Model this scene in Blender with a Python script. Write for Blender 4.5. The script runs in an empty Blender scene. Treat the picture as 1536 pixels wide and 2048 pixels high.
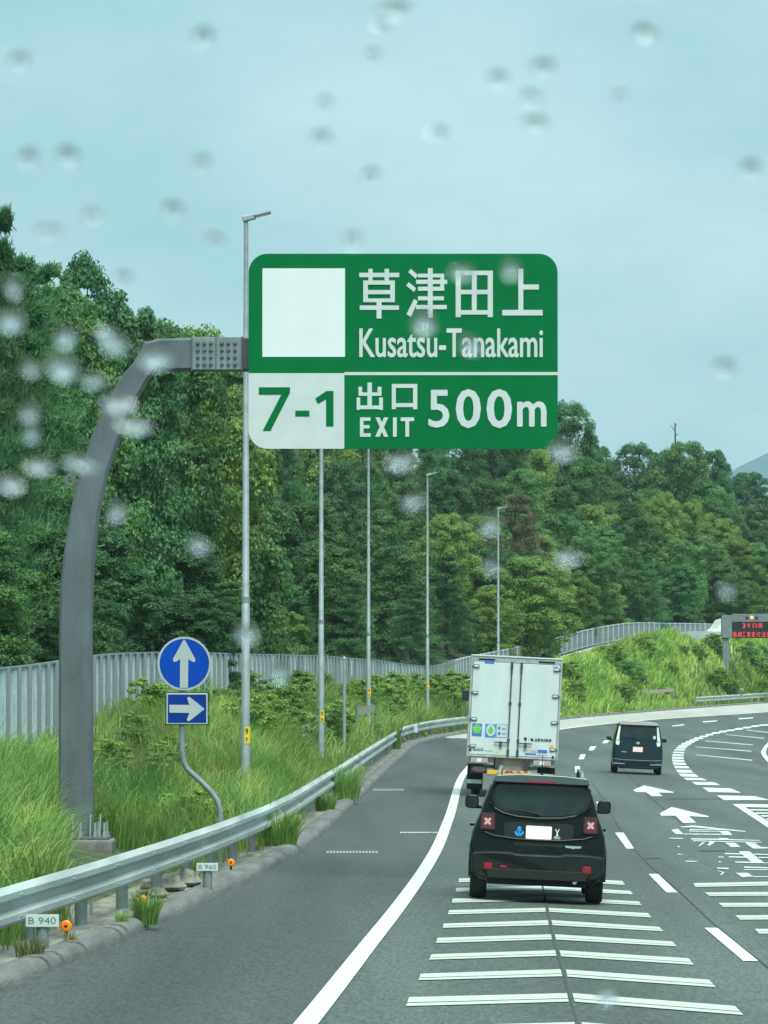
import bpy, bmesh, math, random
import numpy as np
from mathutils import Vector, Matrix

R = math.radians
random.seed(7)
scene = bpy.context.scene
COL = scene.collection

# ------------------------------------------------------------------ camera
FPX = 10000.0                                   # focal length in pixels of the 1536 x 2048 frame
CAM_H = 3.03
PITCH = math.atan((1350 - 1024) / FPX)
cd = bpy.data.cameras.new('camera')
cam = bpy.data.objects.new('camera', cd)
COL.objects.link(cam)
cd.sensor_fit = 'VERTICAL'
cd.sensor_height = 24.0
cd.lens = FPX / 2048 * 24.0
cd.clip_start = 0.1
cd.clip_end = 9000
cam.location = (0, 0, CAM_H)
cam.rotation_euler = (R(90) + PITCH, 0, 0)
scene.camera = cam

# ------------------------------------------------------------------ sky, sun, exposure
world = bpy.data.worlds.new('World')
scene.world = world
world.use_nodes = True
SUN_EL, SUN_AZ = R(60), R(165)                  # azimuth measured clockwise from +Y
nt = world.node_tree
bg = nt.nodes['Background']
sky = nt.nodes.new('ShaderNodeTexSky')
sky.sky_type = 'NISHITA'
sky.sun_disc = False
sky.sun_elevation = SUN_EL
sky.sun_rotation = SUN_AZ
tc = nt.nodes.new('ShaderNodeTexCoord')
mp = nt.nodes.new('ShaderNodeMapping')
mp.inputs['Scale'].default_value = (4.0, 4.0, 9.0)
mp.inputs['Location'].default_value = (0.7, 0.2, 0.35)
ns = nt.nodes.new('ShaderNodeTexNoise')
ns.inputs['Scale'].default_value = 2.2
ns.inputs['Detail'].default_value = 8
ns.inputs['Roughness'].default_value = 0.60
cr = nt.nodes.new('ShaderNodeValToRGB')
cr.color_ramp.elements[0].position = 0.30
cr.color_ramp.elements[0].color = (3.4, 6.35, 6.95, 1)
cr.color_ramp.elements[1].position = 0.72
cr.color_ramp.elements[1].color = (5.5, 8.1, 8.5, 1)
mx = nt.nodes.new('ShaderNodeMix')
mx.data_type = 'RGBA'
mx.inputs['Factor'].default_value = 0.93
nt.links.new(tc.outputs['Generated'], mp.inputs['Vector'])
nt.links.new(mp.outputs['Vector'], ns.inputs['Vector'])
nt.links.new(ns.outputs['Fac'], cr.inputs['Fac'])
nt.links.new(sky.outputs['Color'], mx.inputs['A'])
nt.links.new(cr.outputs['Color'], mx.inputs['B'])
nt.links.new(mx.outputs['Result'], bg.inputs['Color'])
bg.inputs['Strength'].default_value = 0.079

sl = bpy.data.lights.new('sun', 'SUN')
sl.energy = 3.8
sl.angle = R(40)
sl.color = (0.93, 1.0, 0.90)
sun = bpy.data.objects.new('sun', sl)
COL.objects.link(sun)
sdir = Vector((math.sin(SUN_AZ) * math.cos(SUN_EL), math.cos(SUN_AZ) * math.cos(SUN_EL), math.sin(SUN_EL)))
sun.rotation_euler = (-sdir).to_track_quat('-Z', 'Y').to_euler()

vs = scene.view_settings
vs.view_transform = 'Standard'
vs.look = 'None'
vs.exposure = 0.42
vs.gamma = 1.0
vs.use_curve_mapping = False
scene.cycles.max_bounces = 6
scene.cycles.diffuse_bounces = 3
scene.cycles.glossy_bounces = 3
scene.cycles.transmission_bounces = 6
scene.cycles.transparent_max_bounces = 6
scene.cycles.use_denoising = True

# ------------------------------------------------------------------ helpers: pixels of the photo -> metres
CP, SP = math.cos(PITCH), math.sin(PITCH)


def ray(px, py):
    dx, dy = (px - 768) / FPX, (1024 - py) / FPX
    return dx, CP - SP * dy, SP + CP * dy


def at(px, py, Y):
    a, b, c = ray(px, py)
    t = Y / b
    return Vector((a * t, Y, CAM_H + c * t))


def lerp_table(tab):
    xs = np.array([p[0] for p in tab], float)
    ys = np.array([p[1] for p in tab], float)
    # monotone-ish cubic (Catmull-Rom slopes) so that curves are smooth
    m = np.gradient(ys, xs)

    def f(x):
        x = np.asarray(x, float)
        i = np.clip(np.searchsorted(xs, x) - 1, 0, len(xs) - 2)
        h = xs[i + 1] - xs[i]
        t = (x - xs[i]) / h
        lo, hi = x < xs[0], x > xs[-1]
        t2, t3 = t * t, t * t * t
        v = (2 * t3 - 3 * t2 + 1) * ys[i] + (t3 - 2 * t2 + t) * h * m[i] + (-2 * t3 + 3 * t2) * ys[i + 1] + (t3 - t2) * h * m[i + 1]
        v = np.where(lo, ys[0] + m[0] * (x - xs[0]), v)
        v = np.where(hi, ys[-1] + m[-1] * (x - xs[-1]), v)
        return v
    return f


CROSS = 0.045


def rise(y):
    y = np.asarray(y, float)
    return 4e-5 * np.clip(y - 150, 0, 300) ** 2 + np.clip(y - 450, 0, None) * 0.024


def zroad(x, y):
    return -CROSS * (np.asarray(x, float) - 2.05) + rise(y)


XC = lerp_table([(-40, -7.4), (20, -5.0), (44, -3.37), (56, -2.6), (77.6, -1.52), (110, -0.72), (150, 0.05), (178, 0.65),
                 (210, 1.6), (228, 2.85), (250, 5.2), (290, 10.2), (330, 17.6), (380, 29.2), (450, 49), (540, 80)])
XF = lerp_table([(-40, -13.5), (40, -9.2), (95, -6.9), (118, -6.4), (135, -5.7), (160, -4.5), (200, -2.6), (235, -0.4), (270, 2.5),
                 (310, 5.3), (345, 11.5), (375, 18.4), (410, 27.6), (430, 33), (520, 60), (600, 86)])
ZT = lerp_table([(-40, 2.6), (40, 2.8), (95, 3.17), (118, 3.5), (135, 3.62), (160, 3.68), (200, 3.77), (235, 3.7), (270, 3.5),
                 (310, 4.2), (325, 4.65), (345, 5.5), (360, 6.35), (375, 6.95), (390, 7.1), (430, 7.3), (520, 7.6), (600, 7.8)])   # top of fence
FH = lambda y: np.interp(y, [0, 235, 300, 310], [1.9, 1.9, 1.35, 1.3])
PW = lambda y: np.interp(y, [0, 250, 310, 700], [0.0, 0.0, 4.5, 4.5])


def zground(x, y):
    """height of the ground anywhere (road, verge, bank, terrace, wooded hill)"""
    x = np.asarray(x, float)
    y = np.asarray(y, float)
    xc = XC(y)
    zc = zroad(xc, y)
    v = xc - x
    zv = zc + 0.10
    xf = XF(y)
    w = PW(y)
    zf = ZT(y) - FH(y)
    L = np.maximum(v + (x - (xf + w)) - 1.1, 0.5)
    t = np.clip((v - 1.1) / L, 0, 1)
    S = 0.55 * t * (2 - t) + 0.45 * t
    z = zv + (zf - zv) * S
    d2 = np.clip(xf - 0.6 - x, 0, None)
    z = z + 9.0 * (1 - np.exp(-d2 / 20.0)) + np.clip(d2 - 60, 0, None) * 0.02
    return np.where(v <= 0, zroad(x, y), z)


def ground(px, py, fn=None, lo=20.0, hi=700.0):
    fn = fn or zroad
    a, b, c = ray(px, py)
    for _ in range(50):
        m = 0.5 * (lo + hi)
        t = m / b
        if CAM_H + c * t > float(fn(a * t, m)):
            lo = m
        else:
            hi = m
    t = lo / b
    return Vector((a * t, lo, CAM_H + c * t))


def proj(p):
    x, y, z = p[0], p[1], p[2] - CAM_H
    f = y * CP + z * SP
    return 768 + FPX * x / f, 1024 - FPX * (z * CP - y * SP) / f


# ------------------------------------------------------------------ helpers: objects and meshes
def link(o, parent=None):
    COL.objects.link(o)
    if parent is not None:
        o.parent = parent
    return o


def tag(o, label=None, cat=None, group=None, kind=None):
    if label:
        o['label'] = label
    if cat:
        o['category'] = cat
    if group:
        o['group'] = group
    if kind:
        o['kind'] = kind
    return o


def thing(name, label, cat, loc=(0, 0, 0), rot=(0, 0, 0), group=None):
    o = bpy.data.objects.new(name, None)
    o.empty_display_size = 0.2
    o.location = loc
    o.rotation_euler = rot
    link(o)
    return tag(o, label, cat, group)


def copy_tree(o, parent=None):
    c = o.copy()
    COL.objects.link(c)
    c.parent = parent
    for ch in list(o.children):
        copy_tree(ch, c)
    return c


class MB:
    def __init__(self):
        self.v, self.f, self.m, self.s = [], [], [], []

    def add(self, verts, faces, mat=0, smooth=False):
        n = len(self.v)
        self.v.extend([tuple(p) for p in verts])
        for f in faces:
            self.f.append(tuple(n + i for i in f))
            self.m.append(mat)
            self.s.append(smooth)
        return self

    def box(self, x0, x1, y0, y1, z0, z1, mat=0, M=None):
        vs_ = [(x, y, z) for z in (z0, z1) for y in (y0, y1) for x in (x0, x1)]
        if M is not None:
            vs_ = [M @ Vector(p) for p in vs_]
        return self.add(vs_, [(0, 2, 3, 1), (4, 5, 7, 6), (0, 1, 5, 4), (2, 6, 7, 3), (0, 4, 6, 2), (1, 3, 7, 5)], mat)

    def prism(self, poly, fn0, fn1, mat=0, smooth=False):
        """poly = list of 2-D points; fn0/fn1 map a 2-D point to the front and the back 3-D point"""
        n = len(poly)
        a = [fn0(*p) for p in poly]
        b = [fn1(*p) for p in poly]
        fs = [tuple(range(n)), tuple(range(2 * n - 1, n - 1, -1))]
        fs += [(i, i + n, (i + 1) % n + n, (i + 1) % n) for i in range(n)]
        return self.add(a + b, fs, mat, smooth)

    def tube(self, pts, rad, n=10, mat=0, cap=True):
        pts = [Vector(p) for p in pts]
        rads = rad if isinstance(rad, (list, tuple)) else [rad] * len(pts)
        rings = []
        up = None
        for i, p in enumerate(pts):
            d = (pts[min(i + 1, len(pts) - 1)] - pts[max(i - 1, 0)]).normalized()
            if up is None:
                up = Vector((1, 0, 0)) if abs(d.x) < 0.8 else Vector((0, 1, 0))
            u = (up - d * up.dot(d)).normalized()
            w = d.cross(u)
            up = u
            rings.append([p + (u * math.cos(2 * math.pi * k / n) + w * math.sin(2 * math.pi * k / n)) * rads[i] for k in range(n)])
        vs_ = [q for r in rings for q in r]
        fs = []
        for i in range(len(pts) - 1):
            for k in range(n):
                fs.append((i * n + k, i * n + (k + 1) % n, (i + 1) * n + (k + 1) % n, (i + 1) * n + k))
        self.add(vs_, fs, mat, True)
        if cap:
            self.add(rings[0], [tuple(range(n - 1, -1, -1))], mat)
            self.add(rings[-1], [tuple(range(n))], mat)
        return self

    def lathe(self, prof, n=16, M=None, mat=0):
        """prof = list of (r, h) revolved round the local Z axis"""
        vs_, fs = [], []
        for r, h in prof:
            for k in range(n):
                a = 2 * math.pi * k / n
                p = Vector((r * math.cos(a), r * math.sin(a), h))
                vs_.append(M @ p if M is not None else p)
        for i in range(len(prof) - 1):
            for k in range(n):
                fs.append((i * n + k, i * n + (k + 1) % n, (i + 1) * n + (k + 1) % n, (i + 1) * n + k))
        return self.add(vs_, fs, mat, True)

    def mesh(self, name, mats, sharp=35):
        me = bpy.data.meshes.new(name)
        me.from_pydata(self.v, [], self.f)
        for m in (mats if isinstance(mats, (list, tuple)) else [mats]):
            me.materials.append(m)
        me.polygons.foreach_set('material_index', self.m)
        me.polygons.foreach_set('use_smooth', self.s)
        me.update()
        if any(self.s):
            try:
                me.set_sharp_from_angle(angle=R(sharp))
            except Exception:
                pass
        return me

    def build(self, name, mats, parent=None, sharp=35, bevel=0.0):
        o = bpy.data.objects.new(name, self.mesh(name, mats, sharp))
        link(o, parent)
        bm = bmesh.new()
        bm.from_mesh(o.data)
        bmesh.ops.recalc_face_normals(bm, faces=bm.faces)
        bm.to_mesh(o.data)
        bm.free()
        if bevel:
            b = o.modifiers.new('bevel', 'BEVEL')
            b.width = bevel
            b.segments = 2
            b.limit_method = 'ANGLE'
            b.angle_limit = R(40)
        return o


def fast_mesh(name, verts, faces, mat, quads=True):
    """numpy arrays -> mesh; all faces have the same number of corners"""
    me = bpy.data.meshes.new(name)
    k = faces.shape[1]
    me.vertices.add(len(verts))
    me.vertices.foreach_set('co', np.ascontiguousarray(verts, dtype=np.float32).ravel())
    me.loops.add(faces.size)
    me.loops.foreach_set('vertex_index', np.ascontiguousarray(faces, dtype=np.int32).ravel())
    me.polygons.add(len(faces))
    me.polygons.foreach_set('loop_start', np.arange(0, faces.size, k, dtype=np.int32))
    me.polygons.foreach_set('loop_total', np.full(len(faces), k, dtype=np.int32))
    me.materials.append(mat)
    me.update(calc_edges=True)
    return me


def grid_obj(name, P, mat, kind='structure', smooth=True, parent=None):
    """P: rows x cols x 3"""
    r, c, _ = P.shape
    idx = np.arange(r * c).reshape(r, c)
    f = np.stack([idx[:-1, :-1], idx[:-1, 1:], idx[1:, 1:], idx[1:, :-1]], -1).reshape(-1, 4)
    me = fast_mesh(name, P.reshape(-1, 3), f, mat)
    if smooth:
        me.polygons.foreach_set('use_smooth', np.ones(len(f), dtype=bool))
    o = bpy.data.objects.new(name, me)
    link(o, parent)
    if kind:
        o['kind'] = kind
    return o


# ------------------------------------------------------------------ materials
MATS = {}


def mat(name, col, rough=0.6, metal=0.0, var=0.0, scale=3.0, detail=4, bump=0.0, bscale=None, spec=None, col2=None, vec='Object', stretch=None, coat=0.0):
    m = bpy.data.materials.new(name)
    m.use_nodes = True
    n, l = m.node_tree.nodes, m.node_tree.links
    p = n['Principled BSDF']
    p.inputs['Base Color'].default_value = (*col, 1)
    p.inputs['Roughness'].default_value = rough
    p.inputs['Metallic'].default_value = metal
    if spec is not None:
        p.inputs['Specular IOR Level'].default_value = spec
    if coat:
        p.inputs['Coat Weight'].default_value = coat
        p.inputs['Coat Roughness'].default_value = 0.08
    t = n.new('ShaderNodeTexCoord')
    src = t.outputs[vec]
    if stretch:
        g = n.new('ShaderNodeMapping')
        g.inputs['Scale'].default_value = stretch
        l.new(src, g.inputs['Vector'])
        src = g.outputs['Vector']
    if var or col2:
        s = n.new('ShaderNodeTexNoise')
        s.inputs['Scale'].default_value = scale
        s.inputs['Detail'].default_value = detail
        l.new(src, s.inputs['Vector'])
        r = n.new('ShaderNodeValToRGB')
        r.color_ramp.elements[0].position = 0.3
        r.color_ramp.elements[1].position = 0.7
        a = tuple(c * (1 - var) for c in col)
        b = col2 if col2 else tuple(min(1, c * (1 + var)) for c in col)
        r.color_ramp.elements[0].color = (*a, 1)
        r.color_ramp.elements[1].color = (*b, 1)
        l.new(s.outputs['Fac'], r.inputs['Fac'])
        l.new(r.outputs['Color'], p.inputs['Base Color'])
    if bump:
        s2 = n.new('ShaderNodeTexNoise')
        s2.inputs['Scale'].default_value = bscale or scale * 4
        s2.inputs['Detail'].default_value = 3
        l.new(src, s2.inputs['Vector'])
        bn = n.new('ShaderNodeBump')
        bn.inputs['Strength'].default_value = bump
        bn.inputs['Distance'].default_value = 0.02
        l.new(s2.outputs['Fac'], bn.inputs['Height'])
        l.new(bn.outputs['Normal'], p.inputs['Normal'])
    MATS[name] = m
    return m


def leaf_mat(name, dark, light, scale=0.8, transl=0.35, objvar=0.25, warm=None, stretch=None):
    """two-sided leaf: noise in world space plus a per-object shift of tone"""
    m = bpy.data.materials.new(name)
    m.use_nodes = True
    n, l = m.node_tree.nodes, m.node_tree.links
    for x in list(n):
        if x.type != 'OUTPUT_MATERIAL':
            n.remove(x)
    out = [x for x in n if x.type == 'OUTPUT_MATERIAL'][0]
    g = n.new('ShaderNodeNewGeometry')
    t = n.new('ShaderNodeTexNoise')
    t.inputs['Scale'].default_value = scale
    t.inputs['Detail'].default_value = 6
    t.inputs['Roughness'].default_value = 0.7
    if stretch:
        gm = n.new('ShaderNodeMapping')
        gm.inputs['Scale'].default_value = stretch
        l.new(g.outputs['Position'], gm.inputs['Vector'])
        l.new(gm.outputs['Vector'], t.inputs['Vector'])
    else:
        l.new(g.outputs['Position'], t.inputs['Vector'])
    r = n.new('ShaderNodeValToRGB')
    r.color_ramp.elements[0].position = 0.32
    r.color_ramp.elements[1].position = 0.68
    r.color_ramp.elements[0].color = (*dark, 1)
    r.color_ramp.elements[1].color = (*light, 1)
    if warm:
        e = r.color_ramp.elements.new(0.80)
        e.color = (*warm, 1)
    l.new(t.outputs['Fac'], r.inputs['Fac'])
    oi = n.new('ShaderNodeObjectInfo')
    mr = n.new('ShaderNodeMapRange')
    mr.inputs['To Min'].default_value = 1 - objvar
    mr.inputs['To Max'].default_value = 1 + objvar
    l.new(oi.outputs['Random'], mr.inputs['Value'])
    ri = n.new('ShaderNodeMapRange')
    ri.inputs['To Min'].default_value = 0.75
    ri.inputs['To Max'].default_value = 1.25
    l.new(g.outputs['Random Per Island'], ri.inputs['Value'])
    mu = n.new('ShaderNodeMath')
    mu.operation = 'MULTIPLY'
    l.new(mr.outputs['Result'], mu.inputs[0])
    l.new(ri.outputs['Result'], mu.inputs[1])
    hs = n.new('ShaderNodeHueSaturation')
    l.new(mu.outputs['Value'], hs.inputs['Value'])
    l.new(r.outputs['Color'], hs.inputs['Color'])
    d = n.new('ShaderNodeBsdfPrincipled')
    d.inputs['Roughness'].default_value = 0.55
    d.inputs['Specular IOR Level'].default_value = 0.25
    tr = n.new('ShaderNodeBsdfTranslucent')
    mxs = n.new('ShaderNodeMixShader')
    mxs.inputs['Fac'].default_value = transl
    l.new(hs.outputs['Color'], d.inputs['Base Color'])
    l.new(hs.outputs['Color'], tr.inputs['Color'])
    l.new(d.outputs['BSDF'], mxs.inputs[1])
    l.new(tr.outputs['BSDF'], mxs.inputs[2])
    l.new(mxs.outputs['Shader'], out.inputs['Surface'])
    MATS[name] = m
    return m


def asphalt(name, base, speck=0.35, patch=0.25, rough=0.72):
    m = bpy.data.materials.new(name)
    m.use_nodes = True
    n, l = m.node_tree.nodes, m.node_tree.links
    p = n['Principled BSDF']
    p.inputs['Roughness'].default_value = rough
    p.inputs['Specular IOR Level'].default_value = 0.35
    t = n.new('ShaderNodeTexCoord')
    fine = n.new('ShaderNodeTexNoise')
    fine.inputs['Scale'].default_value = 24.0
    fine.inputs['Detail'].default_value = 8
    fine.inputs['Roughness'].default_value = 0.8
    mpp = n.new('ShaderNodeMapping')
    mpp.inputs['Scale'].default_value = (0.55, 0.03, 0.5)
    big = n.new('ShaderNodeTexNoise')
    big.inputs['Scale'].default_value = 1.0
    big.inputs['Detail'].default_value = 5
    mpf = n.new('ShaderNodeMapping')
    mpf.inputs['Scale'].default_value = (1.0, 0.16, 1.0)
    l.new(t.outputs['Object'], mpf.inputs['Vector'])
    l.new(mpf.outputs['Vector'], fine.inputs['Vector'])
    l.new(t.outputs['Object'], mpp.inputs['Vector'])
    l.new(mpp.outputs['Vector'], big.inputs['Vector'])
    r1 = n.new('ShaderNodeMapRange')
    r1.inputs['From Min'].default_value = 0.3
    r1.inputs['From Max'].default_value = 0.7
    r1.inputs['To Min'].default_value = 1 - speck
    r1.inputs['To Max'].default_value = 1 + speck
    l.new(fine.outputs['Fac'], r1.inputs['Value'])
    r2 = n.new('ShaderNodeMapRange')
    r2.inputs['From Min'].default_value = 0.3
    r2.inputs['From Max'].default_value = 0.7
    r2.inputs['To Min'].default_value = 1 - patch
    r2.inputs['To Max'].default_value = 1 + patch
    l.new(big.outputs['Fac'], r2.inputs['Value'])
    mu = n.new('ShaderNodeMath')
    mu.operation = 'MULTIPLY'
    l.new(r1.outputs['Result'], mu.inputs[0])
    l.new(r2.outputs['Result'], mu.inputs[1])
    hs = n.new('ShaderNodeHueSaturation')
    hs.inputs['Color'].default_value = (*base, 1)
    l.new(mu.outputs['Value'], hs.inputs['Value'])
    l.new(hs.outputs['Color'], p.inputs['Base Color'])
    bn = n.new('ShaderNodeBump')
    bn.inputs['Strength'].default_value = 0.25
    bn.inputs['Distance'].default_value = 0.004
    l.new(fine.outputs['Fac'], bn.inputs['Height'])
    l.new(bn.outputs['Normal'], p.inputs['Normal'])
    return m


def paint(name, col, under, wear=0.45, scale=7.0, rough=0.6):
    """road paint worn through to the asphalt by noise"""
    m = bpy.data.materials.new(name)
    m.use_nodes = True
    n, l = m.node_tree.nodes, m.node_tree.links
    p = n['Principled BSDF']
    p.inputs['Roughness'].default_value = rough
    p.inputs['Specular IOR Level'].default_value = 0.3
    t = n.new('ShaderNodeTexCoord')
    mpf = n.new('ShaderNodeMapping')
    mpf.inputs['Scale'].default_value = (1.0, 0.15, 1.0)
    l.new(t.outputs['Object'], mpf.inputs['Vector'])
    s = n.new('ShaderNodeTexNoise')
    s.inputs['Scale'].default_value = scale
    s.inputs['Detail'].default_value = 9
    s.inputs['Roughness'].default_value = 0.75
    l.new(mpf.outputs['Vector'], s.inputs['Vector'])
    r = n.new('ShaderNodeValToRGB')
    r.color_ramp.elements[0].position = wear - 0.06
    r.color_ramp.elements[1].position = wear + 0.03
    r.color_ramp.elements[0].color = (*under, 1)
    r.color_ramp.elements[1].color = (*tuple(c * 0.86 for c in col), 1)
    e = r.color_ramp.elements.new(0.7)
    e.color = (*col, 1)
    l.new(s.outputs['Fac'], r.inputs['Fac'])
    l.new(r.outputs['Color'], p.inputs['Base Color'])
    return m


def glass_mat(name, col=(0.02, 0.03, 0.03), rough=0.05):
    m = mat(name, col, rough, 0.0, spec=0.45)
    return m


def emit_mat(name, col, strength):
    m = bpy.data.materials.new(name)
    m.use_nodes = True
    n, l = m.node_tree.nodes, m.node_tree.links
    p = n['Principled BSDF']
    p.inputs['Base Color'].default_value = (*col, 1)
    p.inputs['Emission Color'].default_value = (*col, 1)
    p.inputs['Emission Strength'].default_value = strength
    return m


ASPH = asphalt('asphalt', (0.082, 0.095, 0.089), 0.7, 0.30)
ASPH_SH = asphalt('asphalt_shoulder', (0.064, 0.070, 0.070), 0.65, 0.32)
CONC_SH = asphalt('concrete_shoulder', (0.40, 0.39, 0.36), 0.12, 0.12, 0.8)
WHITE_P = paint('white_paint', (0.66, 0.72, 0.67), (0.1, 0.1, 0.1), 0.25)
WHITE_W = paint('worn_paint', (0.62, 0.68, 0.64), (0.1, 0.1, 0.1), 0.42, 6.0)
WHITE_T = paint('speed_bar_paint', (0.52, 0.57, 0.51), (0.1, 0.1, 0.1), 0.30)
CRACK = mat('crack', (0.05, 0.053, 0.052), 0.9)
KERB = mat('kerb', (0.15, 0.15, 0.145), 0.9, var=0.3, scale=6, bump=0.5, bscale=30, stretch=(1, 0.12, 1))
VERGE = mat('verge', (0.20, 0.19, 0.165), 0.95, var=0.45, scale=6, detail=9, bump=0.6, bscale=30, stretch=(1, 0.15, 1))
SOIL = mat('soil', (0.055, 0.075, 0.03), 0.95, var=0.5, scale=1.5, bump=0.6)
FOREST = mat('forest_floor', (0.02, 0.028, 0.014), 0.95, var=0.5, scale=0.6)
GALV = mat('galvanised', (0.29, 0.34, 0.35), 0.55, 0.35, var=0.18, scale=4, detail=6)
GALV_D = mat('galvanised_dark', (0.21, 0.25, 0.26), 0.55, 0.3, var=0.2, scale=4)
RAIL = mat('rail_steel', (0.40, 0.45, 0.43), 0.6, 0.2, var=0.25, scale=3.5, detail=8, stretch=(1, 0.06, 1.5))
RUST = mat('rusty_steel', (0.45, 0.46, 0.44), 0.7, 0.1, var=0.1, scale=3, col2=(0.33, 0.22, 0.13))
COLUMN = mat('column_paint', (0.105, 0.125, 0.138), 0.6, 0.15, var=0.28, scale=2.2, detail=10, stretch=(1.6, 1.6, 0.5), bump=0.15, bscale=30)
SIGN_G = mat('sign_green', (0.0, 0.135, 0.042), 0.7, var=0.08, scale=2, spec=0.08)
SIGN_W = mat('sign_white', (0.52, 0.57, 0.57), 0.5, var=0.05, scale=3)
SIGN_WB = mat('sign_white_patch', (0.67, 0.72, 0.72), 0.5, var=0.03, scale=2)
SIGN_B = mat('sign_blue', (0.0, 0.07, 0.50), 0.5, var=0.06, scale=4, spec=0.2)
SIGN_BD = mat('sign_blue_dark', (0.0, 0.042, 0.29), 0.5, var=0.06, scale=4, spec=0.2)
SIGN_Y = mat('label_yellow', (0.75, 0.55, 0.02), 0.5)
BLACKM = mat('black_print', (0.012, 0.012, 0.014), 0.6)
PLATE_G = mat('plate_green_print', (0.02, 0.2, 0.14), 0.6)
FENCE = mat('fence_panel', (0.46, 0.55, 0.59), 0.65, 0.1, var=0.22, scale=1.3, detail=6, stretch=(1, 1, 3.0), bump=0.4, bscale=3)
FENCE_D = mat('fence_post', (0.22, 0.26, 0.27), 0.65, 0.15)
CONC = mat('concrete', (0.36, 0.35, 0.32), 0.9, var=0.25, scale=2.5, bump=0.4)
ORANGE = mat('orange_reflector', (0.95, 0.25, 0.0), 0.35)
CARBLK = mat('car_black', (0.002, 0.005, 0.005), 0.08, 0.0, spec=0.30)
CARNAVY = mat('car_navy', (0.003, 0.018, 0.026), 0.2, 0.0, spec=0.45)
PLASTIC = mat('black_plastic', (0.009, 0.013, 0.013), 0.5, var=0.2, scale=8, spec=0.25)
PLASTIC_D = mat('under_black', (0.006, 0.007, 0.007), 0.8)
GLASS = mat('car_glass', (0.012, 0.022, 0.022), 0.05, spec=0.5, var=0.6, scale=2.5)  # uneven base colour imitates reflections and the dim interior
CHROME = mat('chrome', (0.6, 0.62, 0.62), 0.2, 0.9)
REDL = mat('red_lens', (0.10, 0.006, 0.012), 0.15, coat=0.5)
REDB = mat('red_reflector', (0.26, 0.008, 0.022), 0.25)
CLEARL = mat('clear_lens', (0.72, 0.74, 0.72), 0.15, coat=0.5)
PINKL = mat('pink_lens', (0.50, 0.31, 0.30), 0.25)
TYRE = mat('tyre', (0.012, 0.012, 0.013), 0.85)
RIM = mat('rim', (0.35, 0.36, 0.36), 0.35, 0.7)
PLATE_W = mat('number_plate', (0.80, 0.78, 0.77), 0.5)
PLATE_K = mat('number_plate_pink', (0.76, 0.62, 0.64), 0.5)
TRUCK_W = mat('truck_white', (0.56, 0.63, 0.63), 0.45, var=0.08, scale=2.2, detail=8, stretch=(1, 1, 0.25))
TRUCK_G = mat('truck_trim', (0.40, 0.42, 0.41), 0.5, 0.3, var=0.2, scale=6)
TRUCK_D = mat('truck_chassis', (0.035, 0.037, 0.037), 0.7, var=0.3, scale=5)
SEAL = mat('door_seal', (0.05, 0.06, 0.06), 0.7)
BLUEST = mat('sticker_blue', (0.05, 0.16, 0.50), 0.5)
BLUEB = mat('sticker_bright_blue', (0.01, 0.25, 0.62), 0.5)
GREENST = mat('sticker_green', (0.12, 0.50, 0.06), 0.5)
PINKST = mat('sticker_pink', (0.62, 0.30, 0.45), 0.5)
HAZY = mat('hazard_yellow', (0.85, 0.42, 0.02), 0.5)
HAZR = mat('hazard_red', (0.32, 0.02, 0.02), 0.5)
PLATE_P = mat('plate_brown', (0.10, 0.065, 0.065), 0.5)
VMS_G = mat('vms_grey', (0.16, 0.20, 0.21), 0.6, 0.2, var=0.12, scale=2)
VMS_K = mat('vms_screen', (0.008, 0.010, 0.012), 0.4)
LED_R = emit_mat('led_red', (0.85, 0.05, 0.05), 0.55)
LED_O = emit_mat('lamp_orange', (1.0, 0.35, 0.10), 0.9)
LENS_D = mat('lamp_dark', (0.04, 0.055, 0.06), 0.3)
VAN_W = mat('van_white', (0.76, 0.80, 0.78), 0.35, coat=0.4)
BARK = mat('bark', (0.05, 0.042, 0.032), 0.95, var=0.4, scale=6, bump=0.7)
MOUNT = mat('mountain', (0.10, 0.19, 0.22), 0.95, var=0.3, scale=0.004)  # bluish base colour carries part of the distance haze

GRASS = leaf_mat('grass', (0.085, 0.21, 0.055), (0.36, 0.50, 0.12), 0.9, 0.45, 0.0, warm=(0.52, 0.56, 0.22), stretch=(1, 0.22, 0.6))
GRASS_DRY = leaf_mat('dry_grass', (0.14, 0.16, 0.05), (0.30, 0.27, 0.12), 0.9, 0.4, 0.0)
GRASS_R = leaf_mat('bank_grass', (0.16, 0.31, 0.06), (0.44, 0.60, 0.13), 0.35, 0.4, 0.0, warm=(0.46, 0.54, 0.15), stretch=(1, 0.4, 0.8))
WEED = leaf_mat('weed', (0.12, 0.24, 0.05), (0.28, 0.42, 0.10), 1.4, 0.35, 0.25)
LEAF = {
    'broad': leaf_mat('leaf_broad', (0.042, 0.135, 0.056), (0.165, 0.305, 0.092), 0.9, 0.38, 0.32, warm=(0.38, 0.52, 0.14)),
    'dark': leaf_mat('leaf_dark', (0.028, 0.105, 0.052), (0.100, 0.220, 0.080), 0.9, 0.3, 0.30),
    'pine': leaf_mat('leaf_pine', (0.048, 0.150, 0.072), (0.150, 0.305, 0.115), 0.9, 0.38, 0.28, warm=(0.29, 0.43, 0.13)),
    'light': leaf_mat('leaf_light', (0.095, 0.195, 0.052), (0.28, 0.41, 0.10), 0.8, 0.4, 0.25),
    'brown': leaf_mat('leaf_brown', (0.10, 0.12, 0.065), (0.26, 0.22, 0.15), 0.9, 0.3, 0.15),
    'bank': leaf_mat('leaf_bank', (0.06, 0.185, 0.06), (0.21, 0.39, 0.095), 1.2, 0.4, 0.25),
}

# ------------------------------------------------------------------ ground, road, verge
ys = np.concatenate([np.arange(-40, 40, 8.0), np.arange(40, 240, 2.5), np.arange(240, 470, 3.0), np.arange(470, 601, 10.0)])
nY = len(ys)
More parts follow.
